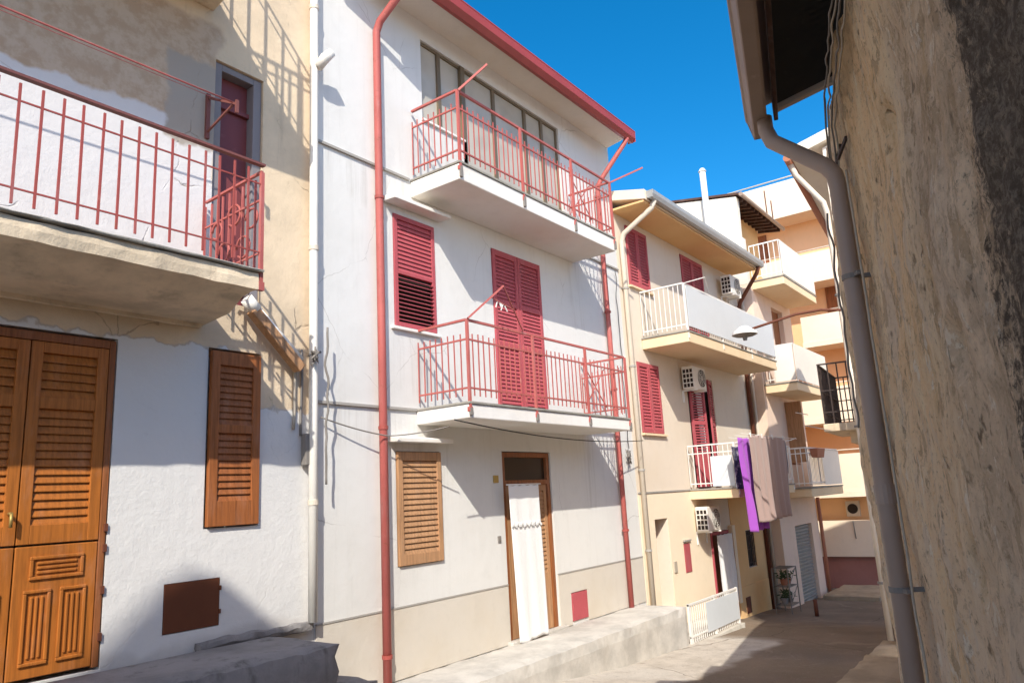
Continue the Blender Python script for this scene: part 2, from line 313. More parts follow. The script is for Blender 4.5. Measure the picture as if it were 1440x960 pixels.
# ------------------------------------------------------------------ mesh helpers
class MB:
    def __init__(s): s.bm = bmesh.new()
    def face(s, pts):
        return s.bm.faces.new([s.bm.verts.new(p) for p in pts])
    def hexa(s, b, t):
        vb = [s.bm.verts.new(p) for p in b]; vt = [s.bm.verts.new(p) for p in t]
        n = len(b)
        s.bm.faces.new(vb[::-1]); s.bm.faces.new(vt)
        for i in range(n): s.bm.faces.new((vb[i], vb[(i+1) % n], vt[(i+1) % n], vt[i]))
        return s
    def box(s, x0, x1, y0, y1, z0, z1):
        q = [(x0, y0), (x1, y0), (x1, y1), (x0, y1)]
        return s.hexa([(*p, z0) for p in q], [(*p, z1) for p in q])
    def plan(s, q, z0, z1):
        """extruded plan polygon (counter-clockwise)"""
        return s.hexa([(*p, z0) for p in q], [(*p, z1) for p in q])
    def bar(s, a, b, w, h, up=(0, 0, 1)):
        a = Vector(a); b = Vector(b); d = (b - a).normalized(); up = Vector(up)
        if abs(d.dot(up)) > .95: up = Vector((0, 1, 0))
        x = d.cross(up).normalized(); y = x.cross(d).normalized()
        q = [(-w/2, -h/2), (w/2, -h/2), (w/2, h/2), (-w/2, h/2)]
        return s.hexa([a + x*i + y*j for i, j in q][::-1], [b + x*i + y*j for i, j in q][::-1])
    def tube(s, pts, r, n=10):
        pts = [Vector(p) for p in pts]; rings = []
        t0 = (pts[1] - pts[0]).normalized()
        ref = Vector((0, 0, 1)) if abs(t0.z) < .9 else Vector((1, 0, 0))
        x = t0.cross(ref).normalized()
        for i, p in enumerate(pts):
            a = (p - pts[i-1]).normalized() if i else t0
            b = (pts[i+1] - p).normalized() if i < len(pts)-1 else a
            t = (a + b).normalized()
            x = (x - t * x.dot(t)).normalized(); y = t.cross(x)
            k = 1 / max(.6, math.cos(a.angle(b, 0) / 2))
            rr = r[i] if isinstance(r, (list, tuple)) else r
            rings.append([s.bm.verts.new(p + (x*math.cos(2*math.pi*j/n) + y*math.sin(2*math.pi*j/n)) * rr * k) for j in range(n)])
        for a, b in zip(rings, rings[1:]):
            for j in range(n):
                f = s.bm.faces.new((a[j], a[(j+1) % n], b[(j+1) % n], b[j])); f.smooth = True
        s.bm.faces.new(rings[0][::-1]); s.bm.faces.new(rings[-1])
        return s
    def rough(s, x0, x1, y0, y1, z0, z1, step=.12, amp=.012, freq=3.0, rnd=.03):
        """box with a subdivided, uneven, worn surface"""
        nx = max(2, int((x1-x0)/step)); ny = max(2, int((y1-y0)/step)); nz = max(2, int((z1-z0)/step))
        V = {}
        def vert(i, j, l):
            key = (i, j, l)
            if key not in V:
                p = Vector((x0+(x1-x0)*i/nx, y0+(y1-y0)*j/ny, z0+(z1-z0)*l/nz))
                ex = (i in (0, nx)) + (j in (0, ny)) + (l in (0, nz))
                c = Vector(((x0+x1)/2, (y0+y1)/2, (z0+z1)/2))
                if ex >= 2:
                    d = Vector(((0, -1, 1)[(i == nx) - (i == 0)], (0, -1, 1)[(j == ny) - (j == 0)], (0, -1, 1)[(l == nz) - (l == 0)]))
                    d = Vector((-1 if i == 0 else 1 if i == nx else 0, -1 if j == 0 else 1 if j == ny else 0, -1 if l == 0 else 1 if l == nz else 0))
                    p -= d * rnd * (.45 + .9*abs(noise.noise(p * 4)))
                p += Vector((noise.noise(p*freq), noise.noise(p*freq+Vector((9, 0, 0))), noise.noise(p*freq+Vector((0, 9, 0))))) * amp
                V[key] = s.bm.verts.new(p)
            return V[key]
        for i in range(nx):
            for j in range(ny):
                s.bm.faces.new((vert(i, j, nz), vert(i+1, j, nz), vert(i+1, j+1, nz), vert(i, j+1, nz)))
                s.bm.faces.new((vert(i, j+1, 0), vert(i+1, j+1, 0), vert(i+1, j, 0), vert(i, j, 0)))
            for l in range(nz):
                s.bm.faces.new((vert(i, 0, l), vert(i+1, 0, l), vert(i+1, 0, l+1), vert(i, 0, l+1)))
                s.bm.faces.new((vert(i, ny, l+1), vert(i+1, ny, l+1), vert(i+1, ny, l), vert(i, ny, l)))
        for j in range(ny):
            for l in range(nz):
                s.bm.faces.new((vert(0, j, l+1), vert(0, j+1, l+1), vert(0, j+1, l), vert(0, j, l)))
                s.bm.faces.new((vert(nx, j, l), vert(nx, j+1, l), vert(nx, j+1, l+1), vert(nx, j, l+1)))
        return s
    def disc(s, c, r, axis, h, n=20, r2=None):
        """short cylinder (or cone) from c along axis"""
        c = Vector(c); a = Vector(axis).normalized()
        ref = Vector((0, 0, 1)) if abs(a.z) < .9 else Vector((1, 0, 0))
        x = a.cross(ref).normalized(); y = a.cross(x); r2 = r if r2 is None else r2
        q = [(math.cos(2*math.pi*i/n), math.sin(2*math.pi*i/n)) for i in range(n)]
        return s.hexa([c + (x*i+y*j)*r for i, j in q], [c + a*h + (x*i+y*j)*r2 for i, j in q])
    def build(s, name, mat, parent=None, bevel=0, smooth=False, off=None):
        bmesh.ops.recalc_face_normals(s.bm, faces=s.bm.faces)
        o = parent
        base = off if off is not None else (LOC.get(parent.name, Vector()) if parent else Vector())
        bmesh.ops.translate(s.bm, verts=s.bm.verts, vec=-Vector(base))
        me = bpy.data.meshes.new(name); s.bm.to_mesh(me); s.bm.free()
        if smooth:
            for p in me.polygons: p.use_smooth = True
            if smooth != 'all': me.set_sharp_from_angle(angle=R(35))
        me.materials.append(M[mat] if isinstance(mat, str) else mat)
        ob = bpy.data.objects.new(name, me); COL.objects.link(ob)
        if parent:
            ob.parent = parent; LOC[ob.name] = Vector(base)
        elif off is not None:
            ob.location = base; LOC[ob.name] = Vector(base)
        if bevel:
            md = ob.modifiers.new('bevel', 'BEVEL'); md.width = bevel; md.segments = 2; md.limit_method = 'ANGLE'; md.angle_limit = R(40)
        return ob

def thing(name, loc, label, cat, group=None):
    o = bpy.data.objects.new(name, None); COL.objects.link(o); o.location = loc; o.empty_display_size = .2
    LOC[o.name] = Vector(loc); o['label'] = label; o['category'] = cat
    if group: o['group'] = group
    return o
def tag(o, label, cat, group=None):
    o['label'] = label; o['category'] = cat
    if group: o['group'] = group
    return o
def dup(root, delta, label):
    def cp(o, parent):
        c = o.copy(); COL.objects.link(c); c.parent = parent
        for ch in o.children: cp(ch, c)
        return c
    c = cp(root, None); c.location = Vector(root.location) + Vector(delta); c['label'] = label
    return c

def wall_panel(mb, x0, x1, z0, z1, holes, y=0.0, depth=.28):
    """front wall facing -Y with real openings and their reveals"""
    xs = sorted({x0, x1, *[h[0] for h in holes], *[h[1] for h in holes]})
    zs = sorted({z0, z1, *[h[2] for h in holes], *[h[3] for h in holes]})
    for xa, xb in zip(xs, xs[1:]):
        for za, zb in zip(zs, zs[1:]):
            cx, cz = (xa+xb)/2, (za+zb)/2
            if any(h[0] < cx < h[1] and h[2] < cz < h[3] for h in holes): continue
            mb.face([(xa, y, za), (xb, y, za), (xb, y, zb), (xa, y, zb)])
    bmesh.ops.remove_doubles(mb.bm, verts=mb.bm.verts, dist=1e-5)
    for h in holes:
        a, b, c, d = h[:4]; yb = y + (h[4] if len(h) > 4 else depth)
        mb.face([(a, y, c), (a, yb, c), (a, yb, d), (a, y, d)]); mb.face([(b, y, c), (b, y, d), (b, yb, d), (b, yb, c)])
        mb.face([(a, y, d), (a, yb, d), (b, yb, d), (b, y, d)]); mb.face([(a, y, c), (b, y, c), (b, yb, c), (a, yb, c)])

def house_shell(mb, x0, x1, z0, z1, holes, y=0.0, back=6.5, depth=.28):
    wall_panel(mb, x0, x1, z0, z1, holes, y, depth)
    yb = y + depth
    mb.face([(x0, y, z0), (x0, y, z1), (x0, yb, z1), (x0, yb, z0)]); mb.face([(x1, y, z0), (x1, yb, z0), (x1, yb, z1), (x1, y, z1)])
    mb.box(x0, x1, yb, back, z0, z1)

def louvre_leaf(parent, name, x0, x1, z0, z1, y, mat, panels, pitch=.055, tilt=55, stile=.055, t=.035, slat_mat=None, gap=False, skip=()):
    """shutter leaf: stiles and rails, with tilted slats in each panel (za, zb); returns the frame"""
    f = MB(); f.box(x0, x0+stile, y-t, y, z0, z1); f.box(x1-stile, x1, y-t, y, z0, z1)
    zc = z0
    for za, zb in panels:
        f.box(x0+stile, x1-stile, y-t+.001, y-.001, zc, za); zc = zb
    f.box(x0+stile, x1-stile, y-t+.001, y-.001, zc, z1)
    fr = f.build(name, mat, parent, bevel=.004)
    s = MB(); a = R(tilt)
    for ip, (za, zb) in enumerate(panels):
        if ip in skip: continue
        n = max(1, int((zb-za)/pitch)); p = (zb-za)/n
        for i in range(n):
            zc = za + (i+.5)*p; hw = .043 if not gap else .024
            dy, dz = math.cos(a)*hw*.42, math.sin(a)*hw
            ym = y - t*.5
            s.hexa([(x0+stile-.004, ym-dy, zc-dz-.004), (x1-stile+.004, ym-dy, zc-dz-.004), (x1-stile+.004, ym+dy, zc+dz-.004), (x0+stile-.004, ym+dy, zc+dz-.004)],
                   [(x0+stile-.004, ym-dy, zc-dz+.004), (x1-stile+.004, ym-dy, zc-dz+.004), (x1-stile+.004, ym+dy, zc+dz+.004), (x0+stile-.004, ym+dy, zc+dz+.004)])
    s.build('louvre_slats', slat_mat or mat, fr)
    return fr

def railing(parent, pts, z, mat, height=1.0, low=.16, second=.76, spacing=.125, bal=(.014, .014), btop=.84, bbot=.07,
            rail=.035, posts=(), post_drop=.22, post_mat=None, name='railing', tubular=False):
    """railing along plan points: top, second and bottom rails, upright bars, and posts fixed to the slab edge"""
    m = MB()
    for (xa, ya), (xb, yb) in zip(pts, pts[1:]):
        m.bar((xa, ya, z+height), (xb, yb, z+height), rail, rail*.8)
        if second: m.bar((xa, ya, z+second), (xb, yb, z+second), rail*.55, rail*.6)
        if low: m.bar((xa, ya, z+low), (xb, yb, z+low), rail*.55, rail*.6)
        L = math.hypot(xb-xa, yb-ya); n = max(1, round(L/spacing))
        dx, dy = (xb-xa)/L, (yb-ya)/L
        for i in range(n+1):
            x, y = xa+(xb-xa)*i/n, ya+(yb-ya)*i/n
            j = random.uniform(-.004, .004); k2 = random.uniform(-.006, .006)
            m.bar((x+j, y, z+bbot), (x+j+k2, y, z+btop+random.uniform(-.006, .006)), *bal)
    o = m.build(name, mat, parent)
    for x, y in posts:
        p = MB(); p.box(x-.016, x+.016, y-.016, y+.016, z-post_drop*.45, z+height-.01)
        p.box(x-.027, x+.027, y-.02, y+.02, z-post_drop*.5, z-post_drop*.28)
        q = p.build('post', post_mat or mat, parent)
    return o

def canopy(parent, x0, x1, z, out, mat='slab_white'):
    m = MB(); m.hexa([(x0, 0.002, z), (x1, .002, z), (x1, -out, z-.01), (x0, -out, z-.01)], [(x0, .002, z+.075), (x1, .002, z+.075), (x1, -out, z+.04), (x0, -out, z+.04)])
    return m.build('canopy', mat, parent, bevel=.008)

def sagging(a, b, sag, n=14):
    a, b = Vector(a), Vector(b)
    return [a.lerp(b, i/n) - Vector((0, 0, sag*4*(i/n)*(1-i/n))) for i in range(n+1)]

def hanging_cloth(name, x0, x1, z_top, z_bot, y, mat, lean=0.0, waves=3.0, amp=.03, nx=36, nz=30, seed=0, droop=.02, yl=0.0):
    m = MB(); g = []
    for i in range(nx+1):
        u = i/nx; row = []
        for j in range(nz+1):
            v = j/nz
            x = x0+(x1-x0)*(u*(1-.06*v)+.03*v) + lean*v
            ph = u*waves*2*math.pi + seed + .6*math.sin(3*v+seed)
            yy = y + amp*(.25+.75*v)*math.sin(ph) + amp*.6*noise.noise(Vector((u*4+seed, v*2.2, seed))) + yl*v
            yy += amp*.5*noise.noise(Vector((u*9+seed, v*1.1+u*3, seed+2)))*v
            zz = z_top+(z_bot-z_top)*v - droop*math.sin(u*math.pi*2)*v + .02*noise.noise(Vector((u*6, v, seed+4)))*v - .012*abs(math.sin(u*math.pi*4))*(1-v)
            row.append(m.bm.verts.new((x, yy, zz)))
        g.append(row)
    for i in range(nx):
        for j in range(nz):
            m.bm.faces.new((g[i][j], g[i+1][j], g[i+1][j+1], g[i][j+1]))
    o = m.build(name, mat, None, smooth=True, off=Vector(((x0+x1)/2, y, z_top)))
    md = o.modifiers.new('thickness', 'SOLIDIFY'); md.thickness = .004
    return o

# ------------------------------------------------------------------ setting: ground
def gz(x):
    pts = [(-80, 3.0), (-6, .55), (0, .26), (4.5, .02), (9.4, -.5), (14, -.72), (16.5, -.98), (20, -1.14), (24, -1.32), (40, -2.2), (120, -4)]
    for (a, za), (b, zb) in zip(pts, pts[1:]):
        if a <= x <= b:
            t = (x-a)/(b-a); return za+(zb-za)*t
    return pts[0][1] if x < pts[0][0] else pts[-1][1]
m = MB()
xs = [-80, -40, -20] + [-10+.5*i for i in range(81)] + [35, 45, 60, 90, 120]
ys = [-90, -50, -25, -12] + [-8+.4*i for i in range(24)] + [2, 6, 15, 40, 90]
gr = [[m.bm.verts.new((x, y, gz(x) + .018*noise.noise(Vector((x*.7, y*.7, 3))) + (.006*noise.noise(Vector((x*3, y*3, 1)))) - .05*max(0, -abs(y+3)+0))) for y in ys] for x in xs]
for i in range(len(xs)-1):
    for j in range(len(ys)-1):
        m.bm.faces.new((gr[i][j], gr[i+1][j], gr[i+1][j+1], gr[i][j+1]))
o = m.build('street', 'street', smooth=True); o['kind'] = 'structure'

# raised pavement of the white house, worn kerb edge
m = MB(); m.rough(5.0, 11.75, -.9, -.002, -1.0, -.01, .13, .010, 2.5, .03)
o = m.build('pavement', 'pave'); o['kind'] = 'structure'
m = MB(); m.rough(11.75, 14.15, -.95, -.002, -1.6, -.63, .16, .010, 2.5, .03)
o = m.build('pavement', 'concrete'); o['kind'] = 'structure'

# ------------------------------------------------------------------ left house (old, patched)
H1 = thing('old_house', (0, 0, .7), 'old terraced house with patched beige and whitewashed plaster and red railed balconies', 'house')
m = MB()
holes = [(1.62, 2.93, .74, 3.36, .2), (3.76, 4.32, 1.74, 3.40, .12), (3.42, 3.94, .9, 1.31, .05), (3.74, 4.30, 3.86, 6.40, .26)]
house_shell(m, -9, 4.98, -1.0, 10.6, holes)
m.build('wall', 'h1wall', H1)
# ledge of the lintel under the balcony
m = MB(); m.rough(-9, 3.66, -.05, .01, 3.56, 3.68, .14, .008, 4, .01); m.build('ledge', 'slab_old', H1)
# front door, two leaves
m = MB(); m.box(1.63, 1.69, .0, .1, .76, 3.34); m.box(2.87, 2.92, 0, .1, .76, 3.34); m.box(1.69, 2.87, .001, .1, 3.27, 3.34)
fr = m.build('door_frame', 'wood_dark', H1, bevel=.006)
def big_leaf(x0, x1):
    lf = louvre_leaf(H1, 'door_leaf', x0, x1, 1.72, 3.265, .05, 'wood', [(1.86, 2.74), (2.83, 3.18)], .062, 50, .085, .045)
    m = MB(); m.box(x0, x1, .008, .05, .775, 1.705)
    for a, b, c, d in ((x0+.1, x1-.1, 1.46, 1.63), (x0+.07, (x0+x1)/2-.03, .86, 1.39), ((x0+x1)/2+.03, x1-.07, .86, 1.39)):
        # raised moulding ring and fluted centre
        for q in ((a, b, c, c+.025), (a, b, d-.025, d), (a, a+.025, c+.025, d-.025), (b-.025, b, c+.025, d-.025)):
            m.box(q[0], q[1], -.008, .009, q[2], q[3])
        if d-c > .3:
            w = (b-a-.08)/3
            for i in range(3): m.box(a+.04+i*w+.008, a+.04+(i+1)*w-.008, -.004, .009, c+.05, d-.05)
        else:
            for i in range(3): m.box(a+.05, b-.05, -.004, .009, c+.04+i*.034, c+.062+i*.034)
    lo = m.build('lower_panel', 'wood', lf, bevel=.006)
big_leaf(1.70, 2.275); lf = None
big_leaf(2.285, 2.865)
m = MB(); m.tube([(2.22, .0, 1.95), (2.22, -.05, 1.95)], .012); m.tube([(2.22, -.05, 1.95), (2.22, -.05, 1.85)], .012)
m.build('door_handle', 'brass', H1)
for z in (.95, 1.3, 1.62, 1.78): m = MB(); m.box(2.9, 2.925, -.02, .01, z, z+.06); m.build('hinge', 'rust', H1)
# narrow shutter beside it
lf = louvre_leaf(H1, 'shutter', 3.78, 4.305, 1.755, 3.37, .012, 'wood_mid', [(1.98, 2.60), (2.68, 3.24)], .062, 50, .085, .05)
# rusty flap
m = MB(); m.box(3.425, 3.935, -.006, .03, .905, 1.305); m.box(3.93, 3.95, -.015, .01, 1.0, 1.04); m.box(3.93, 3.95, -.015, .01, 1.2, 1.24)
m.build('vent_cover', 'flap', H1, bevel=.004)
# upper door in its grey surround
m = MB(); m.box(3.745, 3.83, .03, .2, 3.87, 6.39); m.box(4.20, 4.295, .03, .2, 3.87, 6.39); m.box(3.83, 4.2, .031, .2, 6.32, 6.39)
m.build('door_frame', 'frame_grey', H1, bevel=.005)
m = MB(); m.box(3.83, 4.2, .14, .18, 3.87, 5.95); m.box(3.83, 4.2, .10, .18, 5.95, 6.0); m.box(3.83, 4.2, .15, .18, 6.0, 6.32)
m.build('balcony_door', 'door_red', H1, bevel=.004)
# balcony slab with a thicker root and a chipped lip
m = MB(); m.rough(-9, 3.6, -1.02, -.001, 3.70, 3.865, .1, .012, 5, .012)
sl = m.build('balcony', 'slab_old', H1)
m = MB(); m.hexa([(-9, -.55, 3.60), (3.62, -.55, 3.60), (3.70, 0, 3.60), (-9, 0, 3.60)], [(-9, -.93, 3.705), (3.54, -.93, 3.705), (3.66, 0, 3.705), (-9, 0, 3.705)])
m.build('underside', 'slab_old', sl)
m = MB(); m.rough(-9, 3.63, -1.05, -.002, 3.86, 3.89, .1, .008, 7, .008); m.build('floor_tiles', 'tile_grey', sl)
railing(sl, [(-3.0, -1.0), (3.62, -1.0)], 3.88, 'red_dark', .98, .17, .80, .134, (.017, .012), .93, .06, .02)
m = MB(); m.bar((-3, -1.0, 4.86), (3.64, -1.0, 4.86), .05, .02); m.build('handrail', 'brown_rail', sl)
railing(sl, [(3.62, -1.0), (3.66, -.04)], 3.88, 'red', .92, .17, .66, .11, (.018, .014), .88, .06, .026, posts=((3.62, -1.0),), post_drop=.34)
# scrolls in the end panel
m = MB()
for i, (yy, zz, r) in enumerate(((-.82, 4.42, .09), (-.55, 4.52, .1), (-.28, 4.44, .08), (-.7, 4.18, .1), (-.4, 4.2, .09))):
    m.tube([(3.64, yy+r*math.cos(t*.5), zz+r*math.sin(t*.5)) for t in range(0, 12)], .011, 6)
m.build('scrollwork', 'red', sl)
# clothes rack on the wall: two arms and wires
CR = thing('clothesline', (3.66, -.05, 5.5), 'red wall mounted clothesline arm with wires above the left balcony', 'clothesline')
m = MB(); m.box(3.64, 3.68, -.03, -.001, 5.48, 5.96); m.bar((3.66, -.02, 5.92), (3.66, -.52, 5.66), .022, .022); m.bar((3.66, -.02, 5.55), (3.66, -.45, 5.68), .018, .018)
m.bar((3.66, -.52, 5.57), (3.66, -.52, 5.70), .03, .02)
m.build('arm', 'brown_rail', CR)
for y, z, r in ((-.46, 5.70, .008), (-.25, 5.80, .003)):
    m = MB(); m.tube(sagging((3.66, y, z), (-3.0, y, z), .04, 10), r, 6); m.build('wire', 'red', CR)
# upper balcony, its end and railing
m = MB(); m.plan([(-9, 0), (-9, -1.08), (3.56, -1.08), (3.70, 0)], 6.92, 7.12)
sl = m.build('balcony', 'slab_old', H1, bevel=.015)
railing(sl, [(-2.0, -1.04), (3.53, -1.04), (3.64, -.03)], 7.14, 'red_dark', .98, .12, .84, .17, (.022, .016), .98, -.12, .026, posts=((3.53, -1.04),), post_drop=.3)
m = MB(); m.disc((2.95, -.3, 6.925), .045, (0, 0, -1), .08); m.build('drain_spout', 'red_dark', sl)
# white downpipe in the corner with its elbow
m = MB(); m.tube([(4.89, -.1, .78), (4.89, -.1, 3.0), (4.89, -.1, 6.82), (4.89, -.1, 10.5)], .046, 14)
dp = m.build('downpipe', 'white_pipe', H1)
for z in (1.9, 4.6, 7.55): m = MB(); m.disc((4.89, -.1, z), .054, (0, 0, 1), .05); m.build('bracket', 'beige_metal', dp)
m = MB(); m.tube([(4.92, -.13, 6.8), (4.97, -.2, 6.92), (5.03, -.24, 7.0)], [.052, .06, .052], 12); m.build('elbow', 'white_pipe', dp)
# eave of the left house
m = MB(); m.box(-9, 5.05, -.5, 0, 10.6, 10.8); m.build('eave', 'slab_old', H1, bevel=.01)

# conduits in the corner, cable tangle, slanting board
def cable(name, pts, r, mat, label, cat='cable', group=None, n=6):
    base = Vector(pts[0]); mb = MB(); mb.tube(pts, r, n)
    o = mb.build(name, mat, None, off=base); return tag(o, label, cat, group)
def wiggle(a, b, amp, n=20, seed=0, ax=(1, 0, 0), ay=(0, 1, 0)):
    a, b = Vector(a), Vector(b); ax, ay = Vector(ax), Vector(ay)
    return [a.lerp(b, i/n) + ax*amp*noise.noise(Vector((i*.3, seed, 0))) + ay*amp*.4*noise.noise(Vector((i*.3, seed, 5))) for i in range(n+1)]
cable('conduit', wiggle((4.70, -.025, 2.66), (4.72, -.03, 3.42), .01, 8, 1), .016, 'cable_pale', 'pale conduit running up the old wall, left of the pair by the white downpipe', 'conduit')
cable('conduit', wiggle((4.79, -.025, 2.60), (4.80, -.03, 3.50), .01, 8, 2), .014, 'cable_grey', 'grey conduit running up the old wall, right of the pair by the white downpipe', 'conduit')
cable('cable', wiggle((5.0, -.17, 2.1), (5.02, -.17, 3.75), .05, 24, 3), .012, 'cable_grey', 'grey cable twisting along the house corner beside the white downpipe')
cable('cable_tangle', [Vector((4.83+.14*noise.noise(Vector((i*.9, 1, 1))), -.2+.06*noise.noise(Vector((i*.9, 7, 1))), 3.42+.17*noise.noise(Vector((i*.9, 3, 9))))) for i in range(46)], .009, 'cable_grey',
      'tangle of cables bundled round the white downpipe', 'cable tangle')
m = MB(); m.box(4.80, 4.93, -.02, -.1, 2.3, 2.62); m.build('junction_box', 'cable_grey', None, .008, off=Vector((4.86, -.05, 2.3)))
tag(bpy.data.objects['junction_box'], 'small grey junction box on the old wall beside the white downpipe', 'junction box')
BD = thing('sloping_spout', (4.4, -.1, 3.3), 'brown boarded spout with a white pipe end slanting across the old wall', 'spout')
m = MB(); m.bar((4.13, -.13, 3.80), (4.70, -.13, 3.27), .10, .11, (0, 1, 0)); m.build('board', 'wood_pale', BD, bevel=.01)
m = MB(); m.tube([(4.06, -.13, 3.90), (4.17, -.13, 3.80)], .065, 14); m.tube([(4.14, -.13, 3.84), (4.70, -.13, 3.36)], .045, 12); m.build('pipe', 'white_pipe', BD)

# dark concrete platform by the left house and its low step
m = MB(); m.rough(-6, 4.48, -1.03, -.012, -.6, .745, .12, .016, 2.2, .05)
tag(m.build('platform', 'dark_concrete', None, smooth=True, off=Vector((0, -.5, 0))), 'long dark mossy concrete platform under the old house door', 'platform')
m = MB(); m.rough(4.50, 5.20, -.72, -.012, -.6, .27, .12, .014, 2.2, .04)
tag(m.build('step', 'dark_concrete', None, smooth=True, off=Vector((4.8, -.3, 0))), 'low dark concrete step at the end of the mossy platform', 'step')
m = MB(); m.rough(3.7, 4.93, -.10, -.003, .70, .80, .035, .022, 7, .02); m.build('mortar_fillet', 'dark_concrete', H1, smooth=True)

# ------------------------------------------------------------------ white house
H2 = thing('white_house', (8.5, 0, 0), 'white three storey house with red railings and red gutter', 'house')
m = MB()
holes = [(6.79, 7.72, 6.96, 8.18, .12), (7.72, 10.27, 5.97, 8.18, .12), (6.18, 6.93, 3.97, 5.44, .1), (8.16, 9.39, 2.98, 5.46, .1),
         (6.15, 6.91, 1.16, 2.47, .1), (8.18, 9.37, .0, 2.5, .16), (9.70, 10.14, .02, .42, .06)]
holes[1] = (7.72, 10.27, 5.975, 8.18, .12)
house_shell(m, 4.985, 12.08, -1.2, 8.47, holes)
m.build('wall', 'white', H2)
# beige dado, standing slightly proud, in two lengths each side of the door
m = MB(); m.box(5.0, 8.17, -.012, -.001, -.02, .72); m.box(9.38, 9.69, -.012, -.001, -.02, .72); m.box(10.15, 12.07, -.012, -.001, -.02, .72); m.box(9.69, 10.15, -.012, -.001, .43, .72)
m.build('dado', 'dado', H2)
m = MB(); m.box(5.0, 8.17, -.02, -.001, .721, .738); m.box(9.38, 12.07, -.02, -.001, .721, .738); m.build('dado_line', 'trim_grey', H2)
for a, b, z in ((5.0, 6.50, 2.955), (10.47, 12.07, 2.955), (5.0, 6.48, 5.955), (10.48, 12.07, 5.955)): m = MB(); m.box(a, b, -.03, -.001, z, z+.03); m.build('string_course', 'trim_grey', H2)
# roof: cream soffit, red fascia gutter, red sheet
m = MB(); m.plan([(4.98, .3), (4.98, -.36), (5.75, -.56), (11.93, -.56), (12.14, .3)], 8.471, 8.52); m.build('soffit', 'soffit_white', H2)
m = MB(); m.hexa([(4.98, 3.2, 9.5), (5.7, -.5, 8.522), (12.0, -.5, 8.522), (12.2, 3.2, 9.5)], [(4.98, 3.2, 9.6), (5.7, -.5, 8.60), (12.0, -.5, 8.60), (12.2, 3.2, 9.6)])
m.build('roof', 'roof_red', H2)
m = MB()
prof = [(-.50, 8.50), (-.52, 8.36), (-.60, 8.33), (-.665, 8.40), (-.67, 8.53), (-.655, 8.53), (-.645, 8.42), (-.595, 8.36), (-.535, 8.385), (-.52, 8.50)]
m.hexa([(5.72, y, z) for y, z in prof], [(11.98, y, z) for y, z in prof])
m.box(5.72, 11.98, -.674, -.66, 8.53, 8.55)
m.box(5.719, 5.725, -.665, -.5, 8.345, 8.5); m.box(11.975, 11.982, -.665, -.5, 8.345, 8.5)
m.build('gutter', 'roof_red', H2)
# downpipes
m = MB(); m.tube([(5.93, -.6, 8.36), (5.93, -.56, 8.22), (5.88, -.16, 7.9), (5.88, -.09, 7.78), (5.88, -.09, 4), (5.88, -.09, -.02)], .048, 14)
dp = m.build('downpipe', 'red', H2)
for z in (.25, 2.7, 5.5): m = MB(); m.disc((5.88, -.09, z), .057, (0, 0, 1), .04); m.build('bracket', 'red_dark', dp)
m = MB(); m.tube([(11.75, -.6, 8.36), (11.72, -.55, 8.25), (11.42, -.16, 7.55), (11.40, -.08, 7.4), (11.40, -.08, 3), (11.40, -.08, -.02)], .044, 14)
dp = m.build('downpipe', 'red', H2)
for z in (1.2, 3.6, 5.0, 7.2): m = MB(); m.disc((11.40, -.08, z), .06, (0, 0, 1), .035); m.build('bracket', 'red_dark', dp)

# glazed loggia of the top floor
def glazed(x0, x1, z0, z1, y=.06):
    f = MB(); b = .035
    f.box(x0, x0+b, y-.03, y+.03, z0, z1); f.box(x1-b, x1, y-.03, y+.03, z0, z1); f.box(x0+b, x1-b, y-.029, y+.029, z1-b, z1); f.box(x0+b, x1-b, y-.029, y+.029, z0, z0+b)
    w = f.build('window', 'alu', H2)
    g = MB(); g.box(x0+b-.004, x1-b+.004, y, y+.012, z0+b-.004, z1-b+.004); g.build('pane', 'glass', w)
for a, b in ((6.79, 7.19), (7.19, 7.70)): glazed(a, b, 6.975, 8.17)
for a, b in ((7.72, 8.46), (8.46, 9.30), (9.30, 9.79), (9.79, 10.26)): glazed(a, b, 5.985, 8.17)
m = MB(); m.box(7.645, 7.73, .0, .1, 5.985, 8.17); m.build('mullion', 'alu', H2)
m = MB(); m.box(6.77, 7.66, -.035, .1, 6.935, 6.968); m.build('sill', 'slab_white', H2, bevel=.004)

# middle floor: awning shutter and double balcony shutters, all crimson
lf = louvre_leaf(H2, 'shutter', 6.185, 6.925, 3.985, 5.43, .02, 'crimson', [(4.04, 4.655), (4.70, 5.37)], .055, 50, .06, .04, skip=(0,))
m = MB(); m.box(6.26, 6.85, .022, .03, 4.04, 4.66); m.build('dark_backing', 'dark_int', lf)
m = MB(); a = R(12); n = 11
for i in range(n):
    z = 4.07 + i*.053
    m.hexa([(6.24, -.03, z-.006), (6.87, -.03, z-.006), (6.87, .0, z+.008), (6.24, .0, z+.008)], [(6.24, -.03, z+.002), (6.87, -.03, z+.002), (6.87, .0, z+.016), (6.24, .0, z+.016)])
m.build('open_slats', 'crimson', lf)
m = MB(); m.box(6.12, 6.98, -.05, .08, 3.935, 3.972); m.build('sill', 'slab_white', H2, bevel=.004)
for a, b in ((8.165, 8.77), (8.78, 9.385)):
    louvre_leaf(H2, 'balcony_shutter', a, b, 2.995, 5.45, .02, 'crimson', [(3.12, 3.98), (4.06, 4.62), (4.68, 5.36)], .055, 50, .065, .045)
# ground floor: pale shutter
louvre_leaf(H2, 'shutter', 6.16, 6.90, 1.17, 2.46, .012, 'wood_pale', [(1.29, 2.36)], .062, 50, .075, .045)
canopy(H2, 6.02, 6.97, 2.57, .19)
canopy(H2, 6.02, 7.05, 5.54, .22)
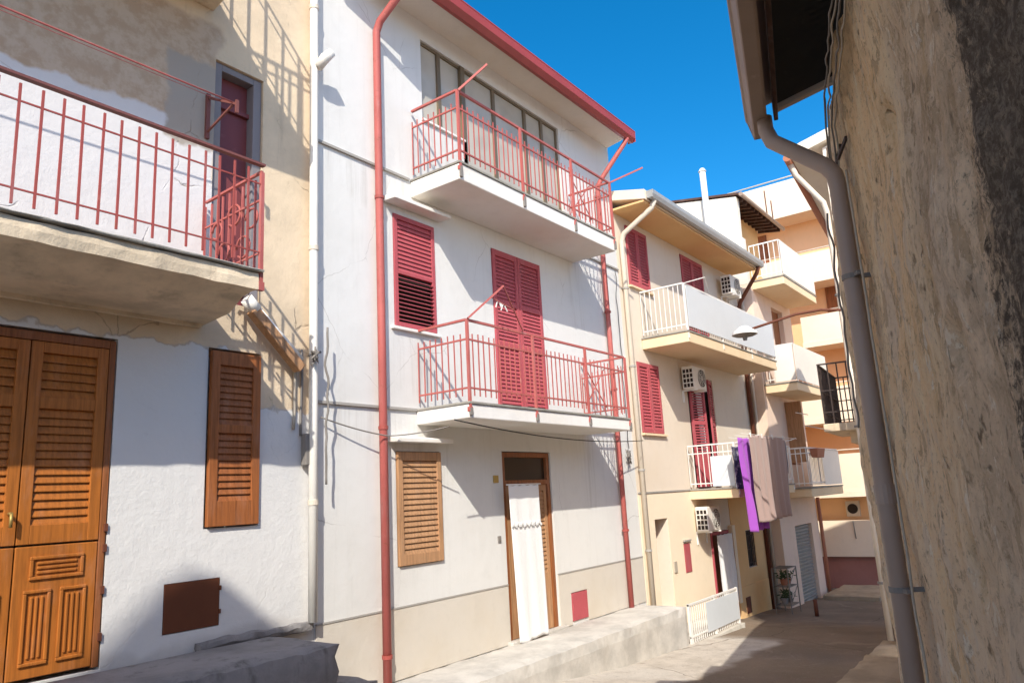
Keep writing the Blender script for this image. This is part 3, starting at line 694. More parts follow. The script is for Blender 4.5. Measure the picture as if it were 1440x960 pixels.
# front door: frame, transom, shutter leaf on the right, panel
m = MB(); m.box(8.19, 8.26, .02, .12, .005, 2.49); m.box(9.29, 9.36, .02, .12, .005, 2.49); m.box(8.26, 9.29, .021, .12, 2.42, 2.49); m.box(8.26, 9.29, .021, .12, 2.03, 2.10)
fr = m.build('door_frame', 'wood_dark', H2, bevel=.005)
m = MB(); m.box(8.255, 9.295, .07, .08, 2.095, 2.425); m.build('transom_pane', 'glass_dark', fr)
m = MB(); m.box(8.26, 8.60, .05, .09, .01, 2.03); m.build('door_leaf', 'wood_pale', H2, bevel=.004)
louvre_leaf(H2, 'door_leaf', 8.72, 9.288, .01, 2.028, .09, 'wood_pale', [(.78, 1.94)], .06, 50, .07, .04)
m = MB(); m.box(8.60, 8.72, .1, .14, .01, 2.03); m.build('door_opening', 'dark_int', H2)
m = MB(); m.box(8.1, 9.45, -.10, .02, -.03, .015); m.build('threshold', 'pave', H2, bevel=.006)
# red flap, brass number plate, bell
m = MB(); m.box(9.705, 10.135, -.018, .03, .025, .415); m.box(9.715, 9.735, -.026, -.01, .18, .26); m.build('vent_cover', 'crimson', H2, bevel=.004)
m = MB(); m.box(7.96, 8.07, -.014, -.001, 2.07, 2.17); m.build('number_plate', 'brass', H2, bevel=.003)
m = MB(); m.box(8.0, 8.06, -.018, -.001, 1.29, 1.37); m.box(8.012, 8.048, -.021, -.017, 1.31, 1.35); m.build('bell_box', 'cable_grey', H2, bevel=.003)

# balconies
def white_balcony(z0, z1, x0=6.52, x1=10.45, out=.84):
    m = MB(); m.box(x0, x1, -out, -.001, z0, z1); sl = m.build('balcony', 'slab_white', H2, bevel=.012)
    m = MB(); m.box(x0-.012, x1+.012, -out-.018, -.002, z1, z1+.028); m.build('floor_tiles', 'tile_grey', sl, bevel=.004)
    zt = z1 + .03
    railing(sl, [(x0+.03, -.03), (x0+.03, -out+.02), (x1-.02, -out+.02), (x1-.02, -.03)], zt, 'red', .975, .16, .74, .105, (.012, .012), .82, .07, .034,
            posts=((x0+.02, -out-.0), (7.88, -out-.0), (9.21, -out-.0), (x1-.02, -out-.0)), post_drop=.24)
    for x in (x0+.02, 7.88, 9.21, x1-.02): m = MB(); m.box(x-.022, x+.022, -out-.028, -out-.001, z0+.03, z1-.05); m.build('fixing_plate', 'cable_grey', sl)
    return sl
b1 = white_balcony(2.79, 2.955)
b2 = white_balcony(5.74, 5.955)
# drying arms
m = MB(); m.bar((6.55, -.85, 3.97), (7.02, -1.05, 4.42), .022, .022); m.bar((7.02, -1.05, 4.42), (7.66, -.85, 3.98), .014, .014); m.bar((6.85, -.98, 4.26), (7.35, -.95, 4.19), .012, .012)
m.build('drying_arm', 'red', b1)
m = MB(); m.bar((6.55, -.85, 6.95), (6.85, -1.1, 7.35), .026, .026); m.build('drying_arm', 'red', b2)
m = MB(); m.bar((10.43, -.85, 6.95), (10.9, -1.25, 7.25), .024, .024); m.build('drying_arm', 'red', b2)
for b, z in ((b1, 3.0), (b2, 6.0)):   # cross stays of the end panel
    m = MB(); m.bar((9.23, -.80, z+.12), (9.80, -.80, z+.70), .012, .012); m.bar((9.23, -.80, z+.70), (9.80, -.80, z+.12), .012, .012)
    m.build('cross_stay', 'red', b)
CP = thing('clothes_peg_string', (6.9, -.96, 4.1), 'small bunch of white pegs on the drying arm of the white house', 'clothes pegs')
for i in range(5):
    x = 7.0+.035*i; m = MB(); m.bar((x, -.965, 4.25-.012*i), (x+random.uniform(-.05, .05), -.97, 4.17-.012*i+random.uniform(-.02, .02)), .010, .012); m.build('peg', 'white_metal', CP)

# door curtain of the white house
o = hanging_cloth('door_curtain', 8.10, 8.80, 2.03, -.0, -.15, 'curtain', .07, 2.3, .008, 40, 50, 2.0)
tag(o, 'long white lace curtain hung over the brown door of the white house', 'curtain')
m = MB()
for i in range(26): # scalloped lace frill below the heading
    x = 8.125+.0265*i; m.disc((x, -.18, 1.50+.02*math.sin(i*1.7)), .018, (0, 1, 0), .006, 8)
m.build('lace_frill', 'curtain', o)
m = MB(); m.tube([(8.06, -.15, 2.035), (8.86, -.15, 2.035)], .01, 8); m.build('rod', 'white_metal', o)

# cables over the white facade
cable('cable', sagging((5.02, -.06, 2.80), (5.88, -.17, 2.62), .02, 8) + sagging((5.88, -.17, 2.62), (6.5, -.55, 2.72), .02, 8)[1:], .008, 'cable_grey', 'thin cable looped past the left red downpipe of the white house')
cable('cable', sagging((6.3, -.80, 2.76), (11.9, -.3, 2.72), .10, 24), .008, 'black', 'long dark cable sagging under the middle balcony of the white house')
cable('cable', wiggle((11.83, -.05, 2.6), (11.86, -.05, 5.9), .05, 30, 8), .007, 'black', 'dark cable wandering up the right edge of the white house')
cable('cable_tangle', [Vector((11.75+.16*noise.noise(Vector((i*.9, 21, 1))), -.08+.05*noise.noise(Vector((i*.9, 27, 1))), 2.45+.22*noise.noise(Vector((i*.9, 23, 9))))) for i in range(40)], .009, 'cable_grey',
      'tangle of cables at the right end of the white house below its balcony', 'cable tangle')

# ------------------------------------------------------------------ beige house
H3 = thing('beige_house', (15, 0, -.6), 'warm beige house with crimson shutters, grey gutter and two white railed balconies', 'house')
m = MB()
holes = [(12.5, 13.42, 5.76, 7.0, .1), (15.08, 16.32, 4.78, 7.02, .12), (12.5, 13.42, 2.90, 4.26, .1), (14.75, 16.2, 1.84, 4.22, .14),
         (12.66, 13.20, -.3, 1.32, .35), (15.15, 16.15, -.62, .92, .2), (17.22, 17.74, .0, .82, .12), (13.80, 14.08, .26, .80, .05), (16.72, 17.0, -.93, -.58, .05)]
house_shell(m, 12.09, 18.55, -2.0, 7.13, holes)
m.build('wall', 'cream3', H3)
# pale ground floor coat left of the door, string course
m = MB()
m.box(12.10, 12.655, -.010, -.001, -.62, 1.79); m.box(13.205, 13.795, -.010, -.001, -.62, 1.79); m.box(12.655, 13.205, -.010, -.001, 1.325, 1.79); m.box(13.795, 15.14, -.010, -.001, .81, 1.79); m.box(14.085, 15.14, -.010, -.001, -.62, .81); m.box(13.795, 14.085, -.01, -.001, -.62, .25)
m.build('lower_coat', 'cream3_low', H3)
m = MB(); m.box(12.10, 14.34, -.025, -.001, 1.80, 1.83); m.build('string_course', 'trim_grey', H3)
# roof slab, soffit, gutter
m = MB(); m.box(12.0, 18.15, -.70, 0, 7.131, 7.17); m.build('soffit', 'ochre3', H3)
m = MB(); m.hexa([(11.98, 4.0, 8.3), (11.98, -.74, 7.172), (18.2, -.74, 7.172), (18.2, 4.0, 8.3)], [(11.98, 4.0, 8.5), (11.98, -.74, 7.36), (18.2, -.74, 7.36), (18.2, 4.0, 8.5)])
m.build('roof', 'cream5', H3)
m = MB(); prof = [(-.745, 7.34), (-.745, 7.22), (-.79, 7.185), (-.85, 7.20), (-.88, 7.27), (-.88, 7.345), (-.87, 7.345), (-.865, 7.28), (-.84, 7.215), (-.79, 7.20), (-.757, 7.23), (-.757, 7.34)]
m.hexa([(12.05, y, z) for y, z in prof], [(18.3, y, z) for y, z in prof]); m.box(12.046, 12.052, -.875, -.747, 7.20, 7.34); m.box(18.298, 18.304, -.875, -.747, 7.2, 7.34)
m.build('gutter', 'grey_metal', H3)
m = MB(); m.tube([(12.25, -.8, 7.2), (12.22, -.74, 7.05), (12.2, -.14, 6.7), (12.2, -.07, 6.55), (12.2, -.07, -.62)], .048, 12)
dp = m.build('downpipe', 'beige_metal', H3)
for z in (.8, 2.2, 4.1, 5.6): m = MB(); m.disc((12.2, -.07, z), .06, (0, 0, 1), .035); m.build('bracket', 'trim_grey', dp)
m = MB(); m.tube([(18.1, -.8, 7.2), (18.15, -.72, 7.05), (18.42, -.12, 6.45), (18.44, -.06, 6.3), (18.44, -.06, -1.2)], .05, 12)
m.build('downpipe', 'rust', H3)
# shutters
for x0, x1, z0, z1 in ((12.52, 13.4, 5.77, 6.99), (12.52, 13.4, 2.91, 4.25)):
    xm = (x0+x1)/2
    for a, b in ((x0, xm-.004), (xm+.004, x1)):
        louvre_leaf(H3, 'shutter', a, b, z0, z1, .02, 'crimson', [(z0+.08, z1-.08)], .06, 50, .055, .045)
    m = MB(); m.box(x0-.05, x1+.08, -.06, .04, z0-.05, z0-.012); m.build('sill', 'soffit_cream', H3, bevel=.004)
for a, b in ((15.1, 15.695), (15.705, 16.3)):
    louvre_leaf(H3, 'balcony_shutter', a, b, 4.79, 7.0, .02, 'crimson', [(4.9, 5.8), (5.9, 6.92)], .06, 50, .06, .045)
# middle door: two half open leaves and a white curtain between them
def open_leaf(hx, ang, w):
    z0, z1 = 1.86, 4.18
    ca, sa = math.cos(ang), math.sin(ang)
    f = MB()
    def bx(u0, u1, t0, t1, za, zb):
        q = [(hx+ca*u0-sa*t0, -sa*u0-ca*t0), (hx+ca*u1-sa*t0, -sa*u1-ca*t0), (hx+ca*u1-sa*t1, -sa*u1-ca*t1), (hx+ca*u0-sa*t1, -sa*u0-ca*t1)]
        f.plan(q, za, zb)
    bx(0, .06, 0, .04, z0, z1); bx(w-.06, w, 0, .04, z0, z1)
    for za, zb in ((z0, z0+.7), (z0+1.3, z0+1.38), (z1-.08, z1)): bx(.06, w-.06, .001, .039, za, zb)
    n = 26
    for i in range(n):
        za = z0+.72+i*(z1-z0-.84)/n; bx(.055, w-.055, .006, .034, za, za+.03)
    f.build('balcony_door_leaf', 'crimson', H3)
open_leaf(14.80, R(14), .5); open_leaf(16.15, R(180-14), .5)
m = MB(); m.box(14.77, 16.18, .10, .135, 1.85, 4.21); m.build('door_opening', 'dark_int', H3)
o = hanging_cloth('door_curtain', 15.28, 15.66, 4.1, 1.86, .04, 'curtain', 0, 2, .02, 20, 30, 4.0); tag(o, 'white curtain between the half open red shutters of the beige house', 'curtain')
# ground floor: recessed door, little red flap, intercom, curtained door, barred window, vent
m = MB(); m.box(12.67, 13.19, .26, .31, -.6, 1.31); m.build('front_door', 'door_red', H3, bevel=.004)
m = MB(); m.box(13.805, 14.075, -.02, .03, .265, .795); m.build('meter_door', 'crimson', H3, bevel=.004)
m = MB(); m.box(13.78, 14.10, -.05, -.011, .84, .87); m.build('meter_ledge', 'trim_grey', H3)
m = MB(); m.box(12.95-.02+.35, 13.03+.37, -.03, -.011, .32, .52); m.build('intercom', 'cable_pale', H3, bevel=.003)
m = MB(); m.box(15.16, 15.22, -.03, .12, -.61, .91); m.box(16.08, 16.14, -.03, .12, -.61, .91); m.box(15.22, 16.08, -.029, .12, .85, .91); m.build('door_frame', 'crimson', H3, bevel=.004)
m = MB(); m.box(15.22, 16.08, .14, .18, -.61, .85); m.build('door_leaf', 'wood_dark', H3)
o = hanging_cloth('door_curtain', 15.24, 16.1, .86, -.58, -.12, 'curtain', .02, 3.5, .02, 30, 40, 6.0); tag(o, 'white curtain hanging at the ground floor door of the beige house', 'curtain')
m = MB(); m.box(16.2, 16.36, -.10, -.001, -.63, 1.0); m.build('pilaster', 'cream3_low', H3, bevel=.006)
m = MB(); m.box(17.23, 17.73, .06, .1, .01, .81); w = m.build('window', 'dark_int', H3)
m = MB()
for i in range(5): m.bar((17.27+.105*i, -.01, .02), (17.27+.105*i, -.01, .80), .014, .014)
for z in (.1, .4, .7): m.bar((17.23, -.01, z), (17.73, -.01, z), .012, .012)
m.build('grille', 'iron', w)
m = MB(); m.box(16.725, 16.995, -.045, .03, -.925, -.585); m.build('vent_cover', 'rust', H3, bevel=.003)
m = MB(); m.box(16.37, 17.21, -.014, -.001, -1.4, 1.60); m.box(17.75, 18.54, -.014, -.001, -1.4, 1.60); m.box(17.21, 17.75, -.014, -.001, .83, 1.60); m.box(17.21, 17.75, -.014, -.001, -1.4, -.01)
m.build('ochre_coat', 'ochre3', H3)
m = MB(); m.box(16.37, 18.35, -.03, -.015, -1.4, -.35); m.build('plinth', 'ochre3', H3)
m = MB(); m.box(15.45, 15.95, .02, .10, 1.0, 1.5); m.build('fanlight', 'dark_int', H3)
# balconies
m = MB(); m.box(12.82, 18.02, -.96, -.001, 4.52, 4.72); sl = m.build('balcony', 'soffit_cream', H3, bevel=.012)
m = MB(); m.box(12.80, 18.04, -.975, -.002, 4.72, 4.745); m.build('floor_tiles', 'tile_grey', sl)
railing(sl, [(12.86, -.03), (12.86, -.93), (18.0, -.93), (18.0, -.03)], 4.745, 'white_metal', .92, .12, 0, .10, (.014, .014), .90, .05, .035, posts=((12.86, -.95), (14.6, -.95), (16.3, -.95), (18.0, -.95)), post_drop=.3)
m = MB(); m.box(12.9, 17.98, -.975, -.965, 4.83, 5.63); m.build('front_panel', 'panel_blue', sl)
m = MB(); m.bar((12.86, -.93, 5.66), (12.86+.6, -1.15, 5.86), .016, .016); m.bar((13.46, -1.15, 5.86), (14.0, -1.0, 5.68), .014, .014); m.build('drying_arm', 'white_metal', sl)
m = MB(); m.box(14.35, 18.0, -1.02, -.001, 1.62, 1.80); sl = m.build('balcony', 'soffit_cream', H3, bevel=.012)
m = MB(); m.box(14.33, 18.02, -1.035, -.002, 1.80, 1.825); m.build('floor_tiles', 'tile_grey', sl)
railing(sl, [(14.39, -.03), (14.39, -.99), (17.96, -.99), (17.96, -.03)], 1.825, 'white_metal', .86, .1, .70, .11, (.014, .014), .84, .04, .035, posts=((14.39, -1.01), (16.1, -1.01), (17.96, -1.01)), post_drop=.28)
m = MB(); m.box(14.375, 14.38, -.95, -.5, 1.86, 2.45); m.build('side_panel', 'panel_blue', sl)
for x in (14.5, 16.9):
    m = MB(); m.bar((x, -1.0, 2.68), (x, -1.5, 2.80), .02, .02); m.build('drying_arm', 'white_metal', sl)
m = MB()
for i in range(3): m = MB(); m.tube([(13.6, -1.22-.12*i, 2.74+.028*i), (17.1, -1.22-.12*i, 2.74+.028*i)], .005, 5); m.build('drying_line', 'white_metal', sl)

# air conditioners of the beige house: one, then copies
AC = thing('air_conditioner', (14.72, -.04, 3.83), 'ivory air conditioner beside the middle door of the beige house', 'air conditioner', 'air conditioners on the beige house')
m = MB(); m.box(14.40, 15.06, -.32, -.06, 3.86, 4.34); cs = m.build('casing', 'ac', AC, bevel=.02)
m = MB(); m.disc((14.82, -.321, 4.10), .19, (0, -1, 0), .006, 28); m.build('fan_opening', 'dark_int', cs)
m = MB()
for r in (.05, .1, .145, .188): m.tube([(14.82+r*math.cos(t*math.pi/14), -.332, 4.10+r*math.sin(t*math.pi/14)) for t in range(29)], .005, 5)
for t in range(8): m.bar((14.82, -.332, 4.10), (14.82+.188*math.cos(t*math.pi/4), -.332, 4.10+.188*math.sin(t*math.pi/4)), .006, .006)
m.build('fan_guard', 'ac', cs)
m = MB()
for i in range(3):
    for j in range(4): m.box(14.396, 14.4015, -.30+.075*i, -.245+.075*i, 3.90+.10*j, 3.975+.10*j)
m.build('side_vents', 'dark_int', cs)
for x in (14.5, 14.96):
    m = MB(); m.box(x-.02, x+.02, -.34, -.001, 3.83, 3.86); m.box(x-.02, x+.02, -.03, -.001, 3.6, 3.83); m.build('bracket', 'white_metal', AC)
dup(AC, (2.75, -.06, 2.55), 'ivory air conditioner high up beside the upper balcony under the gutter')
dup(AC, (-.02, -.0, -2.87), 'ivory air conditioner just below the laundry balcony of the beige house')

# laundry on the lower balcony
def wash(*a, label, **kw): return tag(hanging_cloth(*a, **kw), label, 'laundry', 'laundry on the lower balcony')
wash('bedspread', 14.02, 16.2, 2.79, 1.16, -1.46, 'sheet_brown', 0, 6.2, .03, 70, 40, 1.0, label='large taupe bedspread hung to dry on the beige house balcony')
wash('purple_sheet', 13.75, 14.62, 2.74, 1.0, -1.34, 'sheet_purple', .22, 2.6, .06, 40, 40, 2.0, label='bright purple sheet hung beside the taupe bedspread')
wash('white_sheet', 14.25, 14.8, 2.72, 1.25, -1.40, 'sheet_white', .03, 1.2, .02, 20, 30, 3.0, label='white sheet edge showing between purple sheet and taupe bedspread')
wash('navy_garment', 14.02, 14.75, 2.60, 1.80, -1.08, 'navy', .02, 2, .03, 24, 24, 5.0, label='navy patterned garment hung left of the purple sheet')
wash('grey_garment', 16.05, 16.6, 2.75, 2.05, -1.35, 'grey_cloth', .05, 1.3, .03, 20, 20, 7.0, label='slate grey garment hung right of the taupe bedspread')
wash('red_cloth', 15.3, 16.9, 1.86, 1.62, -1.05, 'red_cloth', 0, 2, .01, 24, 10, 9.0, label='red cloth draped low over the balcony edge behind the sheets')
o = hanging_cloth('white_cloth', 18.02, 18.5, 5.75, 4.9, -.75, 'sheet_white', .06, 1.5, .06, 20, 24, 12.0); tag(o, 'white cloth hanging at the far end of the upper beige balcony', 'laundry')

for i, x in enumerate((14.1, 14.75, 15.4, 16.1)):
    m = MB(); m.box(x-.008, x+.008, -1.475, -1.445, 2.74, 2.83); tag(m.build('clothes_peg', 'white_metal', None, off=Vector((x, -1.46, 2.78))), ('white peg at the near top corner of the taupe bedspread', 'second white peg along the top of the taupe bedspread', 'third white peg along the top of the taupe bedspread', 'white peg at the far top corner of the taupe bedspread')[i], 'clothes peg', 'pegs on the bedspread')
# white railing fence on the forecourt of the beige house
RF = thing('low_railing', (12.9, -.9, -.63), 'low white metal railing in front of the curtained door of the beige house', 'railing')
m = MB(); zt, zb = -.02, -.62
m.bar((11.82, -.88, zt), (14.0, -.88, zt), .035, .03); m.bar((11.82, -.88, zb+.1), (14.0, -.88, zb+.1), .025, .025)
n = 26
for i in range(n+1): m.bar((11.84+i*2.14/n, -.88, zb), (11.84+i*2.14/n, -.88, zt), .014, .014)
m.build('bars', 'white_metal', RF)
for x in (11.84, 12.9, 14.0):
    m = MB(); m.box(x-.02, x+.02, -.9, -.86, -.64, zt+.02); m.build('post', 'white_metal', RF)
m = MB(); m.box(12.5, 13.98, -.905, -.90, -.55, -.07); m.build('plastic_sheet', 'panel_blue', RF)

# ------------------------------------------------------------------ pinkish house with the garage
H4 = thing('garage_house', (20.4, -.35, -1.1), 'narrow pinkish cream house with a grey garage shutter and three white balconies', 'house')
m = MB(); Y4 = -.35
holes = [(19.85, 21.35, -1.3, .75, .14), (20.3, 21.1, 2.3, 4.0, .14), (20.2, 21.2, 5.0, 6.6, .14)]
house_shell(m, 18.72, 22.0, -2.2, 6.98, holes, Y4, 5.5)
m.build('wall', 'pink4', H4)
m = MB()   # side wall of the top storey, ragged front edge
m.plan([(18.72, -.30), (18.92, -.30), (18.92, 3.0), (18.72, 3.0)], 6.985, 8.25); m.hexa([(18.72, -.22, 8.25), (18.92, -.22, 8.25), (18.92, 3.0, 8.25), (18.72, 3.0, 8.25)], [(18.72, -.25, 9.42), (18.92, -.25, 9.42), (18.92, 3.0, 9.98), (18.72, 3.0, 9.98)])
m.build('side_wall', 'grey4', H4)
m = MB(); m.box(18.92, 22.0, .30, 3.0, 6.985, 9.5); m.build('recessed_wall', 'ochre3', H4)
m = MB(); m.hexa([(18.68, -.36, 9.44), (22.3, -.36, 9.44), (22.3, 3.1, 10.02), (18.68, 3.1, 10.02)], [(18.68, -.36, 9.50), (22.3, -.36, 9.50), (22.3, 3.1, 10.08), (18.68, 3.1, 10.08)])
m.build('roof', 'brown_board', H4)
for i in range(11): m = MB(); m.bar((19.0+.32*i, -.33, 9.38), (19.0+.32*i, .32, 9.49), .07, .10); m.build('rafter', 'brown_board', H4)
m = MB(); m.tube([(18.66, -.40, 9.44), (22.35, -.40, 9.42)], .055, 10); m.build('gutter', 'gutter_brown', H4)
m = MB(); m.tube([(18.6, .55, 7.6), (18.6, .55, 10.35)], .085, 14); m.disc((18.6, .55, 10.35), .11, (0, 0, 1), .09, 14, .06); m.build('flue', 'white_metal', H4)
def b4(z, panel, x0=18.82, x1=21.85, out=.82, rh=.95):
    m = MB(); m.box(x0, x1, Y4-out, Y4-.001, z-.2, z); s_ = m.build('balcony', 'soffit_cream', H4, bevel=.012)
    m = MB(); m.box(x0-.02, x1+.02, Y4-out-.015, Y4-.002, z, z+.03); m.build('floor_tiles', 'tile_grey', s_)
    railing(s_, [(x0+.03, Y4-.03), (x0+.03, Y4-out+.03), (x1-.03, Y4-out+.03), (x1-.03, Y4-.03)], z+.03, 'white_metal', rh, .1, .82 if not panel else 0, .12, (.018, .018), rh, .04, .04)
    if panel:
        m = MB(); m.box(x0+.02, x1-.02, Y4-out-.012, Y4-out+.0, z+.06, z+.03+rh); m.build('front_panel', 'panel_cream', s_)
    return s_
b4(7.02, True); bm_ = b4(4.28, True)
m = MB(); m.box(18.83, 18.835, Y4-.8, Y4-.3, 4.34, 5.24); m.build('side_panel', 'panel_cream', bm_)
bl = b4(1.68, False)
m = MB(); m.box(20.1, 21.83, Y4-.83, Y4-.822, 1.74, 2.62); m.build('front_panel', 'panel_cream', bl)
# roller shutter
m = MB(); n = 24
for i in range(n):
    z0 = -1.3+i*2.04/n; m.hexa([(19.86, -.25, z0), (21.34, -.25, z0), (21.34, -.21, z0), (19.86, -.21, z0)], [(19.86, -.272, z0+.05), (21.34, -.272, z0+.05), (21.34, -.21, z0+2.04/n-.004), (19.86, -.21, z0+2.04/n-.004)])
m.build('garage_shutter', 'grey_metal', H4)
m = MB(); m.box(20.31, 21.09, -.22, -.18, 2.31, 3.99); m.build('window', 'wood_dark', H4)
m = MB(); m.plan([(20.28, -.36), (20.24, -.78), (20.28, -.785), (20.32, -.36)], 2.35, 3.95); m.build('shutter', 'wood_pale', H4)
m = MB(); m.box(20.21, 21.19, -.22, -.18, 5.01, 6.59); m.build('window', 'wood_dark', H4)
m = MB(); m.tube([(19.1, -1.15, 3.2), (21.7, -1.15, 3.18)], .012, 6); m.build('drying_bar', 'beige_metal', H4)
m = MB(); m.tube([(19.1, -.95, 3.55), (20.2, -.95, 3.56)], .012, 6); m.build('drying_bar', 'beige_metal', H4)
m = MB(); m.tube([(22.03, -.42, -1.3), (22.03, -.42, 1.4)], .05, 10); m.build('downpipe', 'terracotta', H4)
m = MB(); m.tube([(18.66, -.1, -1.1), (18.66, -.1, 6.9)], .04, 10); m.build('downpipe', 'beige_metal', H4)
PT = thing('planter', (19.4, -1.12, 2.5), 'terracotta trough hung on the lowest white balcony of the garage house', 'planter')
m = MB(); m.hexa([(19.15, -1.32, 2.42), (19.75, -1.32, 2.42), (19.75, -1.18, 2.42), (19.15, -1.18, 2.42)], [(19.1, -1.36, 2.64), (19.8, -1.36, 2.64), (19.8, -1.16, 2.64), (19.1, -1.16, 2.64)])
m.build('trough', 'terracotta', PT, bevel=.01)
# two poles on the roof
for i, (x, lab) in enumerate(((21.2, 'taller bare rusty rod standing on the garage house roof'), (21.75, 'shorter bare rusty rod standing on the garage house roof'))):
    m = MB(); m.tube([(x, -.3, 9.45), (x, -.3, 10.35-.15*i)], .018, 6); tag(m.build('rod', 'rust', None, off=Vector((x, -.3, 9.45))), lab, 'rod')
# cluttered white plant rack in the nook before the garage house
RK = thing('plant_rack', (17.88, -.6, -1.1), 'small wire rack with potted plants beside the garage house', 'rack')
m = MB()
for x in (17.53, 18.18):
    for y in (-.75, -.4): m.bar((x, y, -1.1), (x, y, -.05), .022, .022)
for z in (-.85, -.45, -.05):
    for y in (-.75, -.4): m.bar((17.53, y, z), (18.18, y, z), .016, .016)
    for i in range(8): m.bar((17.56+.085*i, -.75, z), (17.56+.085*i, -.4, z), .008, .008)
m.bar((17.53, -.75, -.85), (18.18, -.75, -.45), .012, .012); m.bar((17.53, -.75, -.45), (18.18, -.75, -.05), .012, .012)
m.build('frame', 'cable_grey', RK)
for i, (x, z) in enumerate(((17.68, -.84), (18.00, -.84), (17.78, -.44), (18.06, -.44))):
    P = thing('potted_plant', (x, -.57, z), ('dark potted plant at the lower left of the wire rack', 'dark potted plant at the lower right of the wire rack', 'potted plant at the upper left of the wire rack', 'potted plant at the upper right of the wire rack')[i], 'potted plant', 'potted plants on the wire rack')
    m = MB(); m.disc((x, -.57, z+.01), .065, (0, 0, 1), .13, 14, .085); m.build('pot', 'dark_concrete' if i < 2 else 'terracotta', P)
    m = MB()
    for q in range(60):
        c = Vector((x, -.57, z+.2)) + Vector((random.gauss(0, .07), random.gauss(0, .06), random.gauss(0, .055)))
        a = Vector((random.uniform(-1, 1), random.uniform(-1, 1), random.uniform(-.3, 1))).normalized()*.05; b = a.cross(Vector((random.random(), random.random(), random.random()))).normalized()*.018
        m.face([c-a, c+b, c+a, c-b])
    m.build('leaves', 'leaf', P)
BL = MB(); BL.tube([(17.45, -1.3, -1.02), (17.45, -1.3, -.68)], .045, 10)
tag(BL.build('bollard', 'rust', None, off=Vector((17.45, -1.3, -1.02))), 'short rusty bollard stub in front of the garage house', 'bollard')
m = MB(); m.rough(20.9, 23.2, -1.9, -.5, -1.6, -1.06, .2, .012, 2, .03)
tag(m.build('ramp', 'step_tan', None, off=Vector((22, -1.2, -1.2))), 'low pale concrete ramp in front of the orange building', 'ramp')

# ------------------------------------------------------------------ orange building closing the street
H5 = thing('apartment_building', (26, 0, -1.3), 'orange and cream apartment building with stacked balcony parapets closing the street', 'building')
m = MB(); m.box(25.0, 33, -8, 6, -3, 11.4); m.build('wall', 'orange5', H5)
def par(z0, z1, y0=-8, y1=6, x=24.0, out_slab=True):
    m = MB(); m.box(x, x+.16, y0, y1, z0+.18, z1); p = m.build('parapet', 'cream5', H5, bevel=.01)
    m = MB(); m.box(x-.03, 25.0, y0-.02, y1+.02, z0, z0+.178); m.build('slab', 'cream5', p, bevel=.01)
    return p
par(10.38, 11.62); par(8.0, 8.98, -8, 4.0); p = par(5.95, 6.95, -8, -.1); par(3.55, 4.65); par(1.32, 2.6)
for z in (11.74, 9.10, 7.07, 4.77, 2.72):
    m = MB(); m.tube([(24.05, -8, z), (24.05, 6 if z > 11 else 4 if z > 9 else -.1 if z > 7 else 6, z)], .022, 6); m.build('handrail', 'beige_metal', H5)
for y, z in ((-2.3, 8.35), (.9, 8.35), (-3.0, 3.9)):
    m = MB(); m.box(24.94, 24.99, y, y+.9, z, z+1.5 if z < 8 else z+1.9); w = m.build('window', 'wood_dark', H5)
m = MB(); m.box(24.4, 24.98, -8, 6, -3, -.42); m.build('plinth', 'red5', H5, bevel=.01)
m = MB(); m.box(24.3, 24.985, -8, 6, -.42, .62); m.build('lower_wall', 'cream5', H5)
m = MB(); m.box(24.9, 24.995, -.85, -.45, .72, 1.18); m.build('vent_frame', 'beige_metal', H5, bevel=.01)
m = MB(); m.disc((24.895, -.65, .95), .15, (-1, 0, 0), .02, 20); m.build('vent_fan', 'dark_int', H5)
m = MB(); m.box(24.95, 24.99, -1.3, -.75, 6.1, 8.0); m.build('balcony_door', 'wood_dark', H5)
cable('cable', [(24.27, -.75, .62), (24.27, -.77, .1)], .012, 'cable_grey', 'short dark cable hanging down the cream wall under the round vent')

# ------------------------------------------------------------------ gabled house across the street, its gable shades the foot of the old house
H6 = thing('gabled_house', (-7.36, -10.5, .7), 'tall gabled house across the street from the old house, outside the picture', 'house')
gp = [(-8.81, -.5), (-5.91, -.5), (-5.91, 11.42), (-7.06, 12.40), (-7.36, 12.52), (-7.66, 12.40), (-8.81, 11.42)]
m = MB(); m.hexa([(x, -8.0, z) for x, z in gp], [(x, -13, z) for x, z in gp]); m.build('wall', 'creamB', H6)
m = MB()
for sx in (-1, 1): m.hexa([(-7.36, -8.3, 12.50), (-7.36+sx*1.5, -8.3, 11.30), (-7.36+sx*1.5, -8.3, 11.40), (-7.36, -8.3, 12.60)], [(-7.36, -13.2, 12.50), (-7.36+sx*1.5, -13.2, 11.30), (-7.36+sx*1.5, -13.2, 11.40), (-7.36, -13.2, 12.60)])
m.build('roof', 'terracotta', H6)
for x in (-8.4, -7.0):
    for z in (1.6, 4.8, 8.0): m = MB(); m.box(x, x+.7, -7.99, -7.95, z, z+1.3); m.build('shutter', 'wood_dark', H6)

